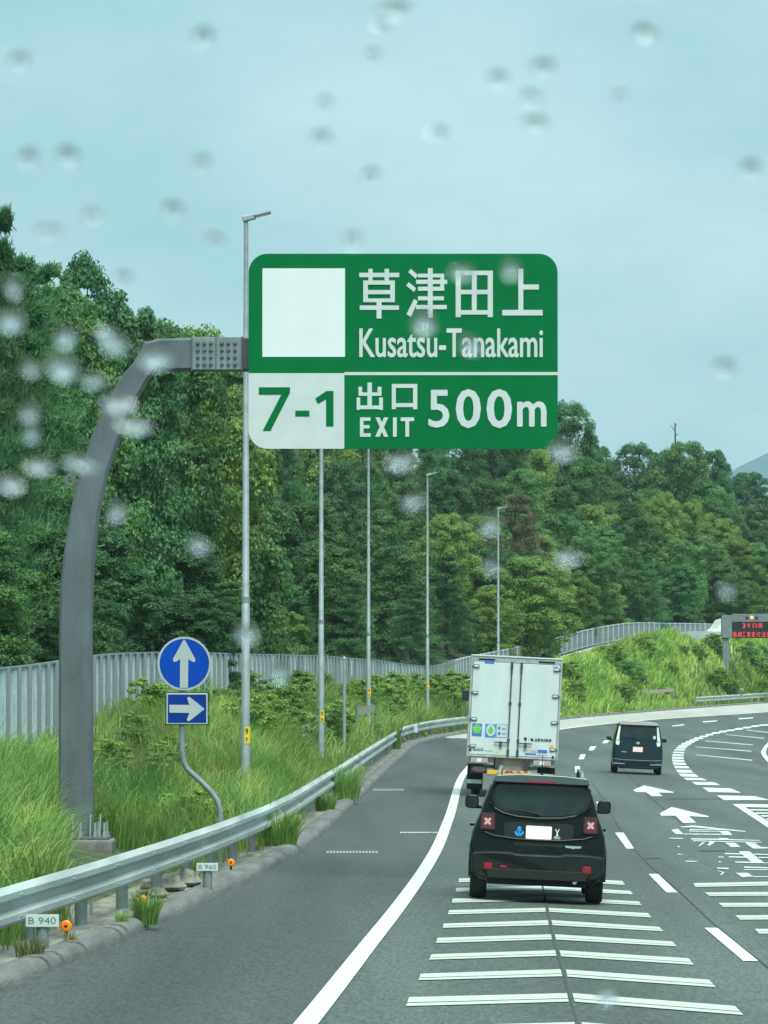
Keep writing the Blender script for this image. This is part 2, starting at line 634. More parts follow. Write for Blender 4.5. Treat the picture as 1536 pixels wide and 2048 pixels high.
# road: from just under the kerb to 46 m to the right of it
offs = np.concatenate([[-0.15], np.linspace(0, 10, 6)[1:], np.linspace(10, 46, 7)[1:]])
P = np.zeros((nY, len(offs), 3))
for j, o_ in enumerate(offs):
    P[:, j, 0] = XC(ys) + o_
    P[:, j, 1] = ys
    P[:, j, 2] = zroad(P[:, j, 0], ys)
grid_obj('road', P, ASPH)

# grass ground to the right of the road, outside the frame
offr = [45.9, 60, 100, 400]
P = np.zeros((nY, 4, 3))
for j, o_ in enumerate(offr):
    P[:, j, 0] = XC(ys) + o_
    P[:, j, 1] = ys
    P[:, j, 2] = zroad(XC(ys) + 46, ys) + [0.0, 0.3, -1, -4][j]
grid_obj('right_ground', P, SOIL)


def curve_on_road(pts, n=60):
    """smooth curve through pixel points laid on the road -> list of (x, y)"""
    g = [ground(*p) for p in pts]
    f = lerp_table([(q.y, q.x) for q in g])
    yy = np.linspace(g[0].y, g[-1].y, n)
    return f, yy


# left edge line, two stretches joined into one curve
EDGE_PX = [(613, 2048), (668, 1979), (735, 1893), (789, 1825), (873, 1699), (895, 1645), (933, 1541), (985, 1497), (1120, 1459), (1300, 1440), (1536, 1424)]
EDGE = lerp_table([(q.y, q.x) for q in (ground(*p) for p in EDGE_PX)])
# shoulder: darker asphalt strip between edge line and kerb, pale concrete further on
P = np.zeros((nY, 5, 3))
msk = (ys >= 0) & (ys <= 232)
for j, t in enumerate(np.linspace(0, 1, 5)):
    P[:, j, 0] = XC(ys) - 0.1 + (EDGE(ys) - XC(ys) + 0.1) * t
    P[:, j, 1] = ys
    P[:, j, 2] = zroad(P[:, j, 0], ys) + 0.004
grid_obj('shoulder', P[msk], ASPH_SH)
m2 = ys >= 224
P2 = P[m2].copy()
P2[0, :, 0] = P2[0, 0, 0] + np.linspace(0.3, 1.5, 5)
P2[:, :, 2] += 0.004
grid_obj('concrete_shoulder', P2, CONC_SH)


def strip(name, xf, yy, w, m, dz=0.008, parent=None, kind='structure'):
    P = np.zeros((len(yy), 2, 3))
    P[:, 0, 0] = xf(yy) - w / 2
    P[:, 1, 0] = xf(yy) + w / 2
    P[:, :, 1] = np.asarray(yy)[:, None]
    P[:, :, 2] = zroad(P[:, :, 0], P[:, :, 1]) + dz
    return grid_obj(name, P, m, kind, False, parent)


strip('edge_line', EDGE, np.concatenate([np.arange(20, 240, 2.0), np.arange(240, 480, 3.0)]), 0.20, WHITE_P, 0.012)


def road_poly(name, px, m, parent=None, dz=0.009, kind=None, off=None, sc=None):
    """polygon given in photo pixels, laid on the road"""
    if off:
        px = [(off[0] + a / sc, off[1] + b / sc) for a, b in px]
    mb = MB()
    vs_ = []
    for a, b in px:
        g = ground(a, b)
        vs_.append((g.x, g.y, g.z + dz))
    mb.add(vs_, [tuple(range(len(vs_)))])
    o = bpy.data.objects.new(name, mb.mesh(name, m))
    # triangulate so that concave outlines fill properly
    bm = bmesh.new()
    bm.from_mesh(o.data)
    bmesh.ops.triangulate(bm, faces=bm.faces)
    for f in bm.faces:
        if f.normal.z < 0:
            f.normal_flip()
    bm.to_mesh(o.data)
    bm.free()
    link(o, parent)
    if kind:
        o['kind'] = kind
    return o


def group_root(name):
    o = bpy.data.objects.new(name, None)
    link(o)
    o['kind'] = 'structure'
    return o


lane = group_root('lane_line')
for q in [
    [(1408.9, 1857), (1435, 1857), (1517, 1923.4), (1486.5, 1923.4)],
    [(1297, 1748.8), (1316, 1748.8), (1355, 1786), (1333, 1786)],
    [(1230, 1666), (1247, 1666), (1268, 1698), (1253, 1698)],
    [(1192, 1604), (1205, 1604), (1216, 1624), (1202, 1624)],
    [(1149.7, 1533), (1160, 1533), (1160.5, 1546), (1150.6, 1546)],
    [(1161, 1509), (1171.5, 1509), (1167.5, 1519), (1157, 1519)],
    [(1181, 1493), (1193, 1493), (1187, 1501), (1177, 1501)],
    [(1209, 1481), (1220.5, 1480), (1214, 1486.5), (1204, 1487)],
    [(1275, 1463), (1296, 1460), (1294, 1463), (1272, 1466)],
    [(1344, 1451.6), (1369, 1448.5), (1367, 1450.7), (1345, 1453.4)],
    [(1405, 1443), (1435, 1441), (1434, 1443), (1407, 1445)],
    [(1476.6, 1437), (1507, 1435), (1505.5, 1437), (1478, 1439)],
]:
    road_poly('dash', q, WHITE_P, lane)

bars = group_root('speed_bars')


def bar2(a, b, c, d):
    """a bar laid as two runs with a thin gap; a, b far edge, c, d near edge"""
    def mid(p, q, t):
        return (p[0] + (q[0] - p[0]) * t, p[1] + (q[1] - p[1]) * t)
    road_poly('speed_bar', [a, b, mid(b, c, 0.60), mid(a, d, 0.60)], WHITE_T, bars)
    road_poly('speed_bar', [mid(a, d, 0.67), mid(b, c, 0.67), c, d], WHITE_T, bars)


for q in [
    # left run: far-left, far-seam, near-seam, near-left ; right run: far-seam, far-right, near-right, near-seam
    ((918, 1758), (1080, 1754), (1081, 1761), (917, 1765.5)), ((1084, 1754), (1245, 1763), (1250, 1771), (1085, 1761)),
    ((912.5, 1777), (1083, 1773), (1084, 1780.5), (911.5, 1784.5)), ((1087, 1773), (1261, 1783), (1266, 1790), (1088, 1780.5)),
    ((905, 1798.5), (1086.5, 1794), (1087.5, 1802), (904, 1806.5)), ((1091, 1794), (1278, 1804), (1283, 1811.5), (1092, 1802)),
    ((898, 1821.6), (1090.5, 1817), (1092, 1824.8), (896, 1830)), ((1097, 1817), (1296, 1827.6), (1303, 1836), (1098.5, 1825)),
    ((887.6, 1848.4), (1096, 1841.6), (1097.6, 1851.5), (885.5, 1857)), ((1103, 1841.6), (1318, 1855), (1327, 1863.8), (1105, 1851.7)),
    ((875, 1877), (1102, 1870), (1104, 1880), (872, 1887.5)), ((1109.7, 1870), (1345, 1884.5), (1354, 1894), (1112, 1880.5)),
    ((863, 1910), (1110.5, 1902), (1113, 1913), (858, 1921)), ((1119, 1902), (1377, 1918), (1388, 1931), (1122, 1914)),
    ((841, 1949), (1121, 1940), (1125, 1954), (837, 1962)), ((1131.6, 1940.6), (1418, 1961), (1432, 1976), (1135, 1955)),
    ((818, 1996), (1134, 1988), (1137.6, 2005), (812, 2014)), ((1145, 1988), (1470, 2013.6), (1486.5, 2031.7), (1149, 2005)),
    ((788, 2056), (1149, 2046), (1154, 2066), (780, 2078)), ((1163, 2046), (1530, 2077), (1548, 2100), (1168, 2067)),
    ((1386, 1767.4), (1640, 1762), (1640, 1770), (1391, 1775)),
    ((1409.5, 1786), (1640, 1784), (1640, 1792), (1418.7, 1793)),
    ((1437, 1807), (1660, 1806), (1660, 1814), (1446, 1815)),
    ((1470.6, 1832), (1680, 1830), (1680, 1839), (1480, 1840.7)),
    ((1509.5, 1859), (1700, 1858), (1700, 1868), (1518, 1868.7)),
    ((1556, 1893), (1740, 1892), (1740, 1903), (1568, 1904)),
]:
    bar2(*q)

road_poly('lane_arrow', [(1266, 1580.5), (1288, 1571.4), (1294.6, 1572.7), (1347.7, 1584.6), (1346, 1586), (1316.5, 1585.6), (1324.9, 1592.9),
                         (1303.4, 1592.9), (1292.6, 1585), (1272, 1584.5)], WHITE_P, kind='structure')
road_poly('lane_arrow', [(1320, 1627), (1342.4, 1615.3), (1349.3, 1616), (1418, 1633.3), (1416.7, 1634.8), (1377.6, 1632.9), (1392.3, 1646),
                         (1365.9, 1646.6), (1351.2, 1632), (1322, 1632)], WHITE_P, kind='structure')

words_root = group_root('worn_road_lettering')
for s in [
    [(400, 480), (560, 465), (1245, 540), (1240, 550), (560, 490), (410, 492)], [(510, 515), (900, 520), (910, 530), (520, 527)],
    [(500, 533), (900, 545), (905, 552), (510, 545)], [(890, 537), (1020, 537), (1075, 592), (960, 592)], [(440, 572), (960, 578), (965, 590), (450, 584)],
    [(275, 525), (360, 510), (440, 580), (340, 580)], [(250, 625), (430, 632), (428, 642), (255, 637)],
    [(525, 635), (900, 640), (900, 630), (1020, 632), (1020, 645), (1430, 658), (1430, 666), (540, 650)], [(555, 660), (1455, 683), (1455, 692), (560, 672)],
    [(690, 680), (720, 685), (640, 742), (630, 735)], [(740, 665), (850, 680), (775, 733), (740, 715), (780, 695)],
    [(975, 690), (1110, 695), (1185, 748), (1050, 748)], [(1230, 690), (1360, 692), (1440, 745), (1600, 752), (1600, 768), (1340, 768)],
    [(970, 828), (1190, 830), (1200, 845), (975, 842)], [(1150, 805), (1295, 805), (1485, 950), (1600, 945), (1600, 962), (1110, 952), (1105, 937), (1320, 940)],
    [(1350, 835), (1600, 840), (1600, 852), (1360, 848)], [(1020, 868), (1240, 872), (1255, 888), (1025, 884)], [(1410, 878), (1600, 880), (1600, 892), (1420, 890)],
    [(890, 868), (960, 875), (960, 885), (895, 885)], [(460, 928), (610, 930), (615, 942), (465, 940)], [(1225, 1000), (1380, 1008), (1600, 1015), (1600, 1028), (1230, 1020)],
    [(1215, 1038), (1600, 1040), (1600, 1050), (1220, 1048)], [(1115, 1085), (1270, 1085), (1350, 1130), (1200, 1142)], [(865, 1015), (1020, 1020), (1025, 1038), (880, 1030)],
    [(870, 1050), (970, 1080), (930, 1115), (910, 1110), (945, 1082), (880, 1058)], [(360, 835), (420, 843), (418, 850), (365, 847)],
    [(355, 735), (385, 735), (388, 748), (360, 748)], [(1340, 1130), (1600, 1130), (1600, 1140), (1350, 1140)], [(895, 935), (925, 938), (930, 948), (900, 950)],
]:
    road_poly('stroke', s, WHITE_W, words_root, off=(1300, 1580), sc=6.508)

taper = group_root('taper_blocks')
for s in [
    [(1010, 877), (1400, 885), (1560, 925), (1085, 925)], [(865, 797), (1150, 805), (1262, 850), (930, 842)], [(752, 738), (985, 743), (1050, 773), (800, 768)],
    [(670, 697), (855, 700), (915, 723), (705, 720)], [(622, 653), (785, 657), (830, 688), (650, 683)], [(592, 612), (745, 617), (772, 645), (615, 642)],
    [(573, 573), (715, 577), (733, 600), (585, 598)], [(560, 538), (690, 543), (703, 565), (568, 562)], [(554, 508), (675, 513), (683, 533), (558, 530)],
    [(554, 480), (672, 483), (673, 502), (553, 500)], [(558, 455), (675, 458), (673, 472), (555, 470)], [(568, 428), (680, 432), (675, 447), (562, 443)],
    [(585, 403), (688, 404), (682, 418), (575, 416)], [(605, 380), (706, 383), (693, 396), (592, 395)], [(632, 360), (730, 363), (712, 377), (612, 376)],
    [(662, 338), (762, 342), (740, 357), (642, 356)], [(700, 320), (795, 322), (775, 337), (680, 335)], [(745, 302), (835, 305), (812, 318), (722, 316)],
    [(790, 283), (885, 286), (862, 299), (768, 298)], [(843, 265), (930, 266), (910, 280), (828, 280)], [(905, 247), (985, 246), (968, 262), (890, 263)],
    [(970, 229), (1055, 228), (1035, 244), (950, 245)], [(1045, 214), (1125, 212), (1108, 232), (1025, 232)], [(1120, 203), (1205, 200), (1185, 216), (1100, 218)],
    [(1205, 187), (1290, 184), (1270, 203), (1185, 206)], [(1290, 174), (1375, 170), (1355, 188), (1270, 190)], [(1375, 160), (1460, 155), (1440, 172), (1355, 176)],
    [(1455, 150), (1545, 148), (1545, 160), (1440, 165)],
]:
    road_poly('block', s, WHITE_P, taper, off=(1236, 1420), sc=5.12)
thin = group_root('thin_cross_lines')
for s in [[(1310, 203), (1536, 228), (1700, 246), (1700, 252), (1536, 236), (1308, 209)], [(1105, 251), (1495, 288), (1495, 296), (1105, 256)],
          [(890, 315), (1380, 355), (1380, 363), (890, 321)], [(790, 376), (1365, 420), (1365, 429), (790, 381)], [(800, 458), (1375, 512), (1375, 522), (800, 464)]]:
    road_poly('line', s, WHITE_T, thin, off=(1236, 1420), sc=5.12)
road_poly('island_line', [(1620, 300), (1536, 335), (1500, 370), (1475, 410), (1463, 432), (1475, 465), (1510, 510), (1560, 565), (1700, 690), (1740, 690), (1600, 545),
                          (1540, 490), (1520, 460), (1512, 428), (1525, 390), (1560, 360), (1640, 325)], WHITE_P, kind='structure', off=(1236, 1420), sc=5.12)
gore = group_root('gore_hatching')
for s in [[(1070, 185), (1900, 195), (1900, 238), (1240, 226), (1900, 636), (1900, 735)], [(1295, 255), (1800, 262), (1800, 278), (1320, 270)],
          [(1365, 296), (1800, 302), (1800, 318), (1392, 312)], [(1432, 333), (1800, 338), (1800, 355), (1462, 350)], [(1500, 374), (1800, 378), (1800, 396), (1532, 392)]]:
    road_poly('hatch', s, WHITE_P, gore, off=(1300, 1580), sc=6.508)

# joints and cracks in the asphalt
joints = group_root('paving_joints')


def crack(pts, w, m=CRACK, dz=0.007):
    g = [ground(*p) for p in pts]
    f = lerp_table([(q.y, q.x) for q in g]) if len(g) > 2 else (lambda y, a=g[0], b=g[-1]: a.x + (b.x - a.x) * (np.asarray(y) - a.y) / (b.y - a.y))
    yy = np.linspace(g[0].y, g[-1].y, 40)
    o = strip('joint', lambda y: f(y) + 0.004 * np.sin(np.asarray(y) * 1.3), yy, w, m, dz, joints, None)
    return o


crack([(1550, 1947), (1429, 1849), (1354, 1779), (1299, 1731), (1240, 1659), (1215, 1612), (1180, 1560)], 0.022)
crack([(1380, 1660), (1306, 1600), (1262, 1556), (1240, 1530)], 0.03)
crack([(1160, 2070), (1141, 2000), (1115, 1907), (1094, 1820), (1085, 1770)], 0.022)


def cross_crack(x0, x1, y, w=3):
    road_poly('joint', [(x0, y - w * .5), ((x0 + x1) / 2, y - w * .2), (x1, y - w * .5), (x1, y + w * .2), ((x0 + x1) / 2, y + w * .6), (x0, y + w * .5)], CRACK, joints, 0.0065)


cross_crack(1290, 1322, 1717, 2.5)
cross_crack(1400, 1450, 1702, 2.5)
cross_crack(1330, 1450, 1598, 1.2)

# drain gratings across the shoulder
for (x0, x1, y, h) in [(653, 757, 1705.5, 5), (746, 809, 1580.5, 3.5), (800, 880, 1666, 2)]:
    gr = tag(bpy.data.objects.new('drain_grating', None), None, None, kind='structure')
    link(gr)
    n_ = 16
    for k in range(n_):
        a, b = x0 + (x1 - x0) * k / n_, x0 + (x1 - x0) * (k + 0.72) / n_
        road_poly('bar', [(a, y - h / 2), (b, y - h / 2 + 0.1), (b, y + h / 2), (a, y + h / 2)], GALV if h > 3 else WHITE_W, gr, 0.012)


# kerb: separate weathered lengths
def sweep(name, prof, y0, y1, step, xfun, zfun, m, parent=None, closed=True, kind=None, smooth=True, jitter=0.0):
    yy = np.linspace(y0, y1, max(2, int(abs(y1 - y0) / step) + 1))
    n = len(prof)
    vs_, fs = [], []
    for y in yy:
        x0, z0 = float(xfun(y)), float(zfun(y))
        for (v, h) in prof:
            vs_.append((x0 - v + random.uniform(-jitter, jitter), float(y), z0 + h + random.uniform(-jitter, jitter)))
    for i in range(len(yy) - 1):
        for k in range(n if closed else n - 1):
            fs.append((i * n + k, i * n + (k + 1) % n, (i + 1) * n + (k + 1) % n, (i + 1) * n + k))
    mb = MB().add(vs_, fs, 0, smooth)
    if closed:
        mb.add(vs_[:n], [tuple(range(n - 1, -1, -1))], 0)
        mb.add(vs_[-n:], [tuple(range(n))], 0)
    o = mb.build(name, m, parent, sharp=50)
    if kind:
        o['kind'] = kind
    return o


kerb = group_root('kerb')
KP = [(-0.01, -0.05), (0.0, 0.05), (0.03, 0.10), (0.09, 0.135), (0.20, 0.14), (0.30, 0.125), (0.36, 0.09), (0.36, -0.05)]
joint_y = [20, 30, 38, 44]
for p in [(100, 1943), (135, 1932), (175, 1912), (252, 1882), (264, 1876), (309, 1856), (575, 1720), (699, 1615)]:
    joint_y.append(ground(*p).y)
joint_y = sorted(joint_y)
y = joint_y[-1]
while y < 470:
    y += 8
    joint_y.append(y)
for a, b in zip(joint_y, joint_y[1:]):
    sweep('kerb_stone', KP, a + 0.12, b - 0.12, 3.0, XC, lambda y: zroad(XC(y), y), KERB, kerb, jitter=0.003)

# verge of gravelly concrete behind the kerb
vv = [0.30, 0.5, 0.7, 0.9, 1.15]
P = np.zeros((nY, len(vv), 3))
rng = np.random.default_rng(5)
for j, v in enumerate(vv):
    P[:, j, 0] = XC(ys) - v
    P[:, j, 1] = ys
    P[:, j, 2] = zroad(XC(ys), ys) + 0.10 + (rng.uniform(-0.015, 0.02, nY) if 0 < j < 4 else 0)
grid_obj('verge', P, VERGE)

# bank, terrace and wooded hill: one sheet
cols = []
for t in np.linspace(0, 1, 16):
    cols.append(XC(ys) - 1.1 + (XF(ys) + PW(ys) - XC(ys) + 1.1) * t)
for o_ in (0.3, 0.6, 0.61):
    cols.append(XF(ys) + PW(ys) * (1 - o_ / 0.61) - o_)
for o_ in (1.5, 3, 5, 8, 12, 17, 23, 30, 40, 55, 80, 130, 260):
    cols.append(XF(ys) - 0.6 - o_)
P = np.zeros((nY, len(cols), 3))
for j, x in enumerate(cols):
    P[:, j, 0] = x
    P[:, j, 1] = ys
    P[:, j, 2] = zground(x, ys)
P[:, 0, 2] -= 0.01
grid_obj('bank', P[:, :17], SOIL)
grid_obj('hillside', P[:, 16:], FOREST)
# surface of the upper slip road on its terrace
my = ys >= 296
P = np.zeros((my.sum(), 3, 3))
for j, t in enumerate((0.08, 0.5, 0.95)):
    P[:, j, 0] = (XF(ys) + PW(ys) * t)[my]
    P[:, j, 1] = ys[my]
    P[:, j, 2] = zground(P[:, j, 0], ys[my]) + 0.02
grid_obj('slip_road', P, CONC_SH)

# far ground to the horizon and the distant mountain
mb = MB()
mb.add([(-1250, -300, -9), (1250, -300, -9), (1250, 1900, -9), (-1250, 1900, -9)], [(0, 1, 2, 3)])
o = mb.build('far_ground', SOIL)
o['kind'] = 'structure'
gx = np.linspace(-160, 600, 60)
gy = np.array([1000, 1060, 1120, 1200, 1280, 1400])
P = np.zeros((len(gy), len(gx), 3))
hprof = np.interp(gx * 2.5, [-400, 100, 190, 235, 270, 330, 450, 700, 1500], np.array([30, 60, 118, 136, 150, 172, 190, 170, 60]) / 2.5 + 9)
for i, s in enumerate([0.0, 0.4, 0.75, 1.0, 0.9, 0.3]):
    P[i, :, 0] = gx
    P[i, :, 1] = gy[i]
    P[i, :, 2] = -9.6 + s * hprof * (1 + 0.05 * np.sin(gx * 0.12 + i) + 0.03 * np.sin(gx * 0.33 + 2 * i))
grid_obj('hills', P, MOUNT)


# ------------------------------------------------------------------ grass
def blades(name, base, h, w, lean, az, m, kind='stuff', curl=0.5):
    """N strip blades of 3 faces; base N x 3, the rest length-N arrays"""
    N = len(base)
    yaw = az + np.pi / 2 + np.random.default_rng(1).uniform(-0.9, 0.9, N)
    u = np.stack([np.cos(yaw), np.sin(yaw), np.zeros(N)], 1) * (w / 2)[:, None]
    d = np.stack([np.cos(az), np.sin(az), np.zeros(N)], 1)
    up = np.array([0, 0, 1.0])
    m1 = base + up * (h * 0.45)[:, None] + d * (lean * h * 0.18)[:, None]
    m2_ = base + up * (h * 0.80)[:, None] + d * (lean * h * 0.52)[:, None]
    tp = base + up * (h * (0.98 - curl * 0.25 * lean))[:, None] + d * (lean * h * 1.0)[:, None]
    V = np.stack([base - u, base + u, m1 - u * 0.9, m1 + u * 0.9, m2_ - u * 0.6, m2_ + u * 0.6, tp - u * 0.08, tp + u * 0.08], 1)
    idx = (np.arange(N) * 8)[:, None, None]
    F = (idx + np.array([[0, 1, 3, 2], [2, 3, 5, 4], [4, 5, 7, 6]])[None]).reshape(-1, 4)
    me = fast_mesh(name, V.reshape(-1, 3), F, m)
    me.polygons.foreach_set('use_smooth', np.ones(len(F), dtype=bool))
    return me


def wave(x, y, s, seed):
    g = np.random.default_rng(seed)
    v = 0
    for k in range(5):
        a, b, p = g.uniform(-1, 1) * s * 1.6 ** k, g.uniform(-1, 1) * s * 1.6 ** k, g.uniform(0, 6.28)
        v = v + np.sin(a * x + b * y + p) / 1.3 ** k
    return v / 2.6


def bare(x, y):
    """trodden gravel patch in front of the gantry foot"""
    px = 768 + FPX * x / y
    return (px > 92) & (px < 325) & (y > 56) & (y < 72.5)


def grass_patch(name, y0, y1, per_m2, hh, ww, m, seed, t0=0.0, t1=1.0, dens=None, tuft=7, spread=0.10):
    g = np.random.default_rng(seed)
    area = (y1 - y0) * float(np.mean(XC(np.linspace(y0, y1, 9)) - 1.0 - XF(np.linspace(y0, y1, 9)) - PW(np.linspace(y0, y1, 9))))
    nt_ = int(area * per_m2 / tuft)
    yy = g.uniform(y0, y1, nt_)
    t = t0 + (t1 - t0) * g.uniform(0, 1, nt_)
    xx = XC(yy) - 0.85 + (XF(yy) + PW(yy) - XC(yy) + 1.1) * t
    n1 = wave(xx, yy * 0.18, 0.9, seed + 1)
    keep = (g.uniform(0, 1, nt_) < 0.75 + 0.5 * n1) & ~bare(xx, yy)
    xx, yy, n1 = xx[keep], yy[keep], n1[keep]
    hs = hh * (0.72 + 0.60 * n1) * g.uniform(0.7, 1.2, len(xx))
    az0 = wave(xx, yy * 0.22, 1.3, seed + 2) * 2.9 + g.uniform(-1.5, 1.5, len(xx)) - 0.6
    xx, yy, hs, az0 = (np.repeat(a, tuft) for a in (xx, yy, hs, az0))
    N = len(xx)
    xx = xx + g.normal(0, spread, N)
    yy = yy + g.normal(0, spread * 2, N)
    base = np.stack([xx, yy, zground(xx, yy) - 0.03], 1)
    me = blades(name, base, hs * g.uniform(0.6, 1.15, N), ww * g.uniform(0.7, 1.4, N), g.uniform(0.15, 0.85, N), az0 + g.normal(0, 0.7, N), m)
    o = bpy.data.objects.new(name, me)
    link(o)
    return tag(o, kind='stuff')


o = grass_patch('long_grass', 44, 125, 300, 1.02, 0.019, GRASS, 11, tuft=9, spread=0.13)
tag(o, 'long bright green grass covering the bank between the guardrail and the grey fence', 'grass')
o = grass_patch('dry_grass', 44, 140, 26, 1.0, 0.012, GRASS_DRY, 12)
tag(o, 'pale dry grass stalks scattered over the near green bank', 'grass')
o = grass_patch('tall_grass', 125, 300, 75, 1.05, 0.042, GRASS, 13, tuft=6, spread=0.16)
tag(o, 'tall green grass on the bank further along behind the lamp posts', 'grass')
o = grass_patch('bank_grass', 290, 450, 64, 0.85, 0.07, GRASS_R, 14, tuft=6, spread=0.22, t0=-0.03, t1=1.03)
tag(o, 'light green grass on the slope below the upper slip road', 'grass')


o = grass_patch('terrace_grass', 303, 374, 34, 0.8, 0.07, GRASS_R, 15, tuft=6, spread=0.22, t0=0.97, t1=1.5)
tag(o, 'green grass along the upper edge of the slope in front of the railing', 'grass')


def reeds():
    g = np.random.default_rng(77)
    px, yy = g.uniform(-60, 105, 900), g.uniform(53, 66, 900)
    xx = (px - 768) / FPX * yy
    xx = np.minimum(xx, XC(yy) - 1.0)
    az = g.uniform(0, 6.28, 900)
    base = np.stack([xx, yy, zground(xx, yy) - 0.03], 1)
    me = blades('reeds', base, g.uniform(0.6, 1.15, 900), g.uniform(0.022, 0.042, 900), g.uniform(0.3, 0.95, 900), az, GRASS)
    o = link(bpy.data.objects.new('reed_grass', me))
    return tag(o, 'broad bladed arching grass at the lower left picture edge behind the guardrail', 'grass', None, 'stuff')


reeds()

# ------------------------------------------------------------------ trees and bushes
def leaf_quads(c, nrm, size, asp, g):
    """diamond leaves at centres c with normals nrm"""
    N = len(c)
    nrm = nrm / np.linalg.norm(nrm, axis=1, keepdims=True)
    r = g.normal(0, 1, (N, 3))
    u = np.cross(nrm, r)
    u /= np.linalg.norm(u, axis=1, keepdims=True) + 1e-9
    v = np.cross(nrm, u)
    u, v = u * size[:, None], v * (size * asp)[:, None]
    V = np.stack([c - u, c - v - nrm * (size * 0.15)[:, None], c + u, c + v - nrm * (size * 0.15)[:, None]], 1)
    F = np.arange(N * 4).reshape(N, 4)
    return V.reshape(-1, 3), F


def crown_broad(seed, H=8.0, W=5.5, n_clump=150, n_leaf=330, leaf=0.062, low=0.02):
    g = np.random.default_rng(seed)
    cen, rad = [], []
    ph1, ph2 = g.uniform(0, 6.28, 2)
    for i in range(n_clump):
        th = g.uniform(0, 2 * np.pi)
        hz_ = g.uniform(0, 1) ** 0.85
        # outline: widest at 45 % of the height, rounded top, skirt down to the ground
        prof = math.sqrt(max(0.03, 1 - ((hz_ - 0.38) / 0.64) ** 2))
        lob = 1 + 0.20 * math.sin(3 * th + ph1) + 0.16 * math.sin(2 * th + 5 * hz_ + ph2)
        rr = (1 - g.uniform(0, 1) ** 2 * 0.5) * prof * lob * 0.43 * W
        cen.append((rr * math.cos(th), rr * math.sin(th), H * (low + (0.95 - low) * hz_)))
        rad.append(g.uniform(0.065, 0.125) * W * (1 - 0.2 * hz_))
    cen, rad = np.array(cen), np.array(rad)
    k = np.repeat(np.arange(n_clump), n_leaf)
    d = g.normal(0, 1, (len(k), 3))
    d /= np.linalg.norm(d, axis=1, keepdims=True)
    d[:, 2] = np.where(d[:, 2] < -0.4, -d[:, 2], d[:, 2])
    p = cen[k] + d * (rad[k] * g.uniform(0.4, 1.15, len(k)))[:, None] * np.array([1, 1, 0.75])
    nr = d + g.normal(0, 0.55, d.shape) + np.array([0, 0, 0.45])
    # leaves further in, so that the crown is not see-through
    n2 = len(k) // 4
    q = g.normal(0, 1, (n2, 3))
    q = q / np.linalg.norm(q, axis=1, keepdims=True) * (g.uniform(0.2, 1, (n2, 1)) ** 0.5)
    p = np.concatenate([p, q * np.array([0.36 * W, 0.36 * W, 0.42 * H]) + np.array([0, 0, 0.46 * H])])
    nr = np.concatenate([nr, g.normal(0, 1, (n2, 3))])
    k = np.concatenate([k, k[:n2]])
    return leaf_quads(p, nr, leaf * g.uniform(0.6, 1.5, len(k)), 0.55, g), cen


def crown_pine(seed, H=9.0, W=4.6, layers=15, per=11, tufts=64, needle=0.16):
    """conifer: branches in whorls, each carrying tufts of thin upward needles"""
    g = np.random.default_rng(seed)
    C, D, S = [], [], []
    cen = []
    for L_ in range(layers):
        fz = (L_ + 0.4) / layers
        z0 = H * (0.03 + 0.97 * fz)
        rmax = W * 0.5 * (1 - fz) ** 0.62 * g.uniform(0.75, 1.15) + 0.25
        for b in range(per):
            a = g.uniform(0, 2 * np.pi)
            ln = rmax * g.uniform(0.7, 1.15)
            tip = np.array([math.cos(a) * ln, math.sin(a) * ln, z0 + ln * g.uniform(-0.05, 0.42)])
            cen.append(tip)
            f = g.uniform(0.25, 1.0, tufts) ** 0.7
            root = np.array([0, 0, z0])
            q = root + (tip - root) * f[:, None] + g.normal(0, 0.05 + 0.09 * ln, (tufts, 3)) * np.array([1, 1, 0.45])
            C.append(q)
            dd = (tip - root) / (np.linalg.norm(tip - root) + 1e-6)
            D.append(np.repeat(dd[None], tufts, 0))
    C, D = np.concatenate(C), np.concatenate(D)
    nb = 4
    C, D = np.repeat(C, nb, 0), np.repeat(D, nb, 0)
    N = len(C)
    ax = D * 0.7 + g.normal(0, 0.55, (N, 3)) + np.array([0, 0, 0.45])
    ax /= np.linalg.norm(ax, axis=1, keepdims=True)
    sd = np.cross(ax, g.normal(0, 1, (N, 3)))
    sd /= np.linalg.norm(sd, axis=1, keepdims=True) + 1e-9
    ln = needle * g.uniform(0.7, 1.5, N)
    wd = ln * 0.16
    V = np.stack([C - sd * (wd * 0.5)[:, None], C + sd * (wd * 0.5)[:, None], C + ax * ln[:, None] + sd * (wd * 0.35)[:, None], C + ax * ln[:, None] - sd * (wd * 0.35)[:, None]], 1)
    return (V.reshape(-1, 3), np.arange(N * 4).reshape(N, 4)), np.array(cen)


def trunk_mesh(name, H, r, cen, g):
    mb = MB()
    pts = [(0, 0, -0.4), (g.uniform(-.1, .1), g.uniform(-.1, .1), H * 0.3), (g.uniform(-.2, .2), g.uniform(-.2, .2), H * 0.6), (0.1, 0, H * 0.93)]
    mb.tube(pts, [r * 1.25, r, r * 0.6, r * 0.12], 8)
    for i in g.choice(len(cen), min(9, len(cen)), replace=False):
        c = Vector(cen[i])
        zz = max(H * 0.15, c.z - H * 0.16)
        s = Vector((0, 0, zz))
        mb.tube([s, s.lerp(c, 0.5) + Vector((0, 0, 0.1)), c], [r * 0.42, r * 0.26, r * 0.06], 6)
    return mb.mesh(name, BARK)


PROTO = {}


def proto(key, fn, leafmat, H, r):
    (V, F), cen = fn
    me = fast_mesh('crown', V, F, leafmat)
    tr = trunk_mesh('trunk', H, r, cen, np.random.default_rng(len(PROTO) + 3))
    PROTO[key] = (me, tr, H)


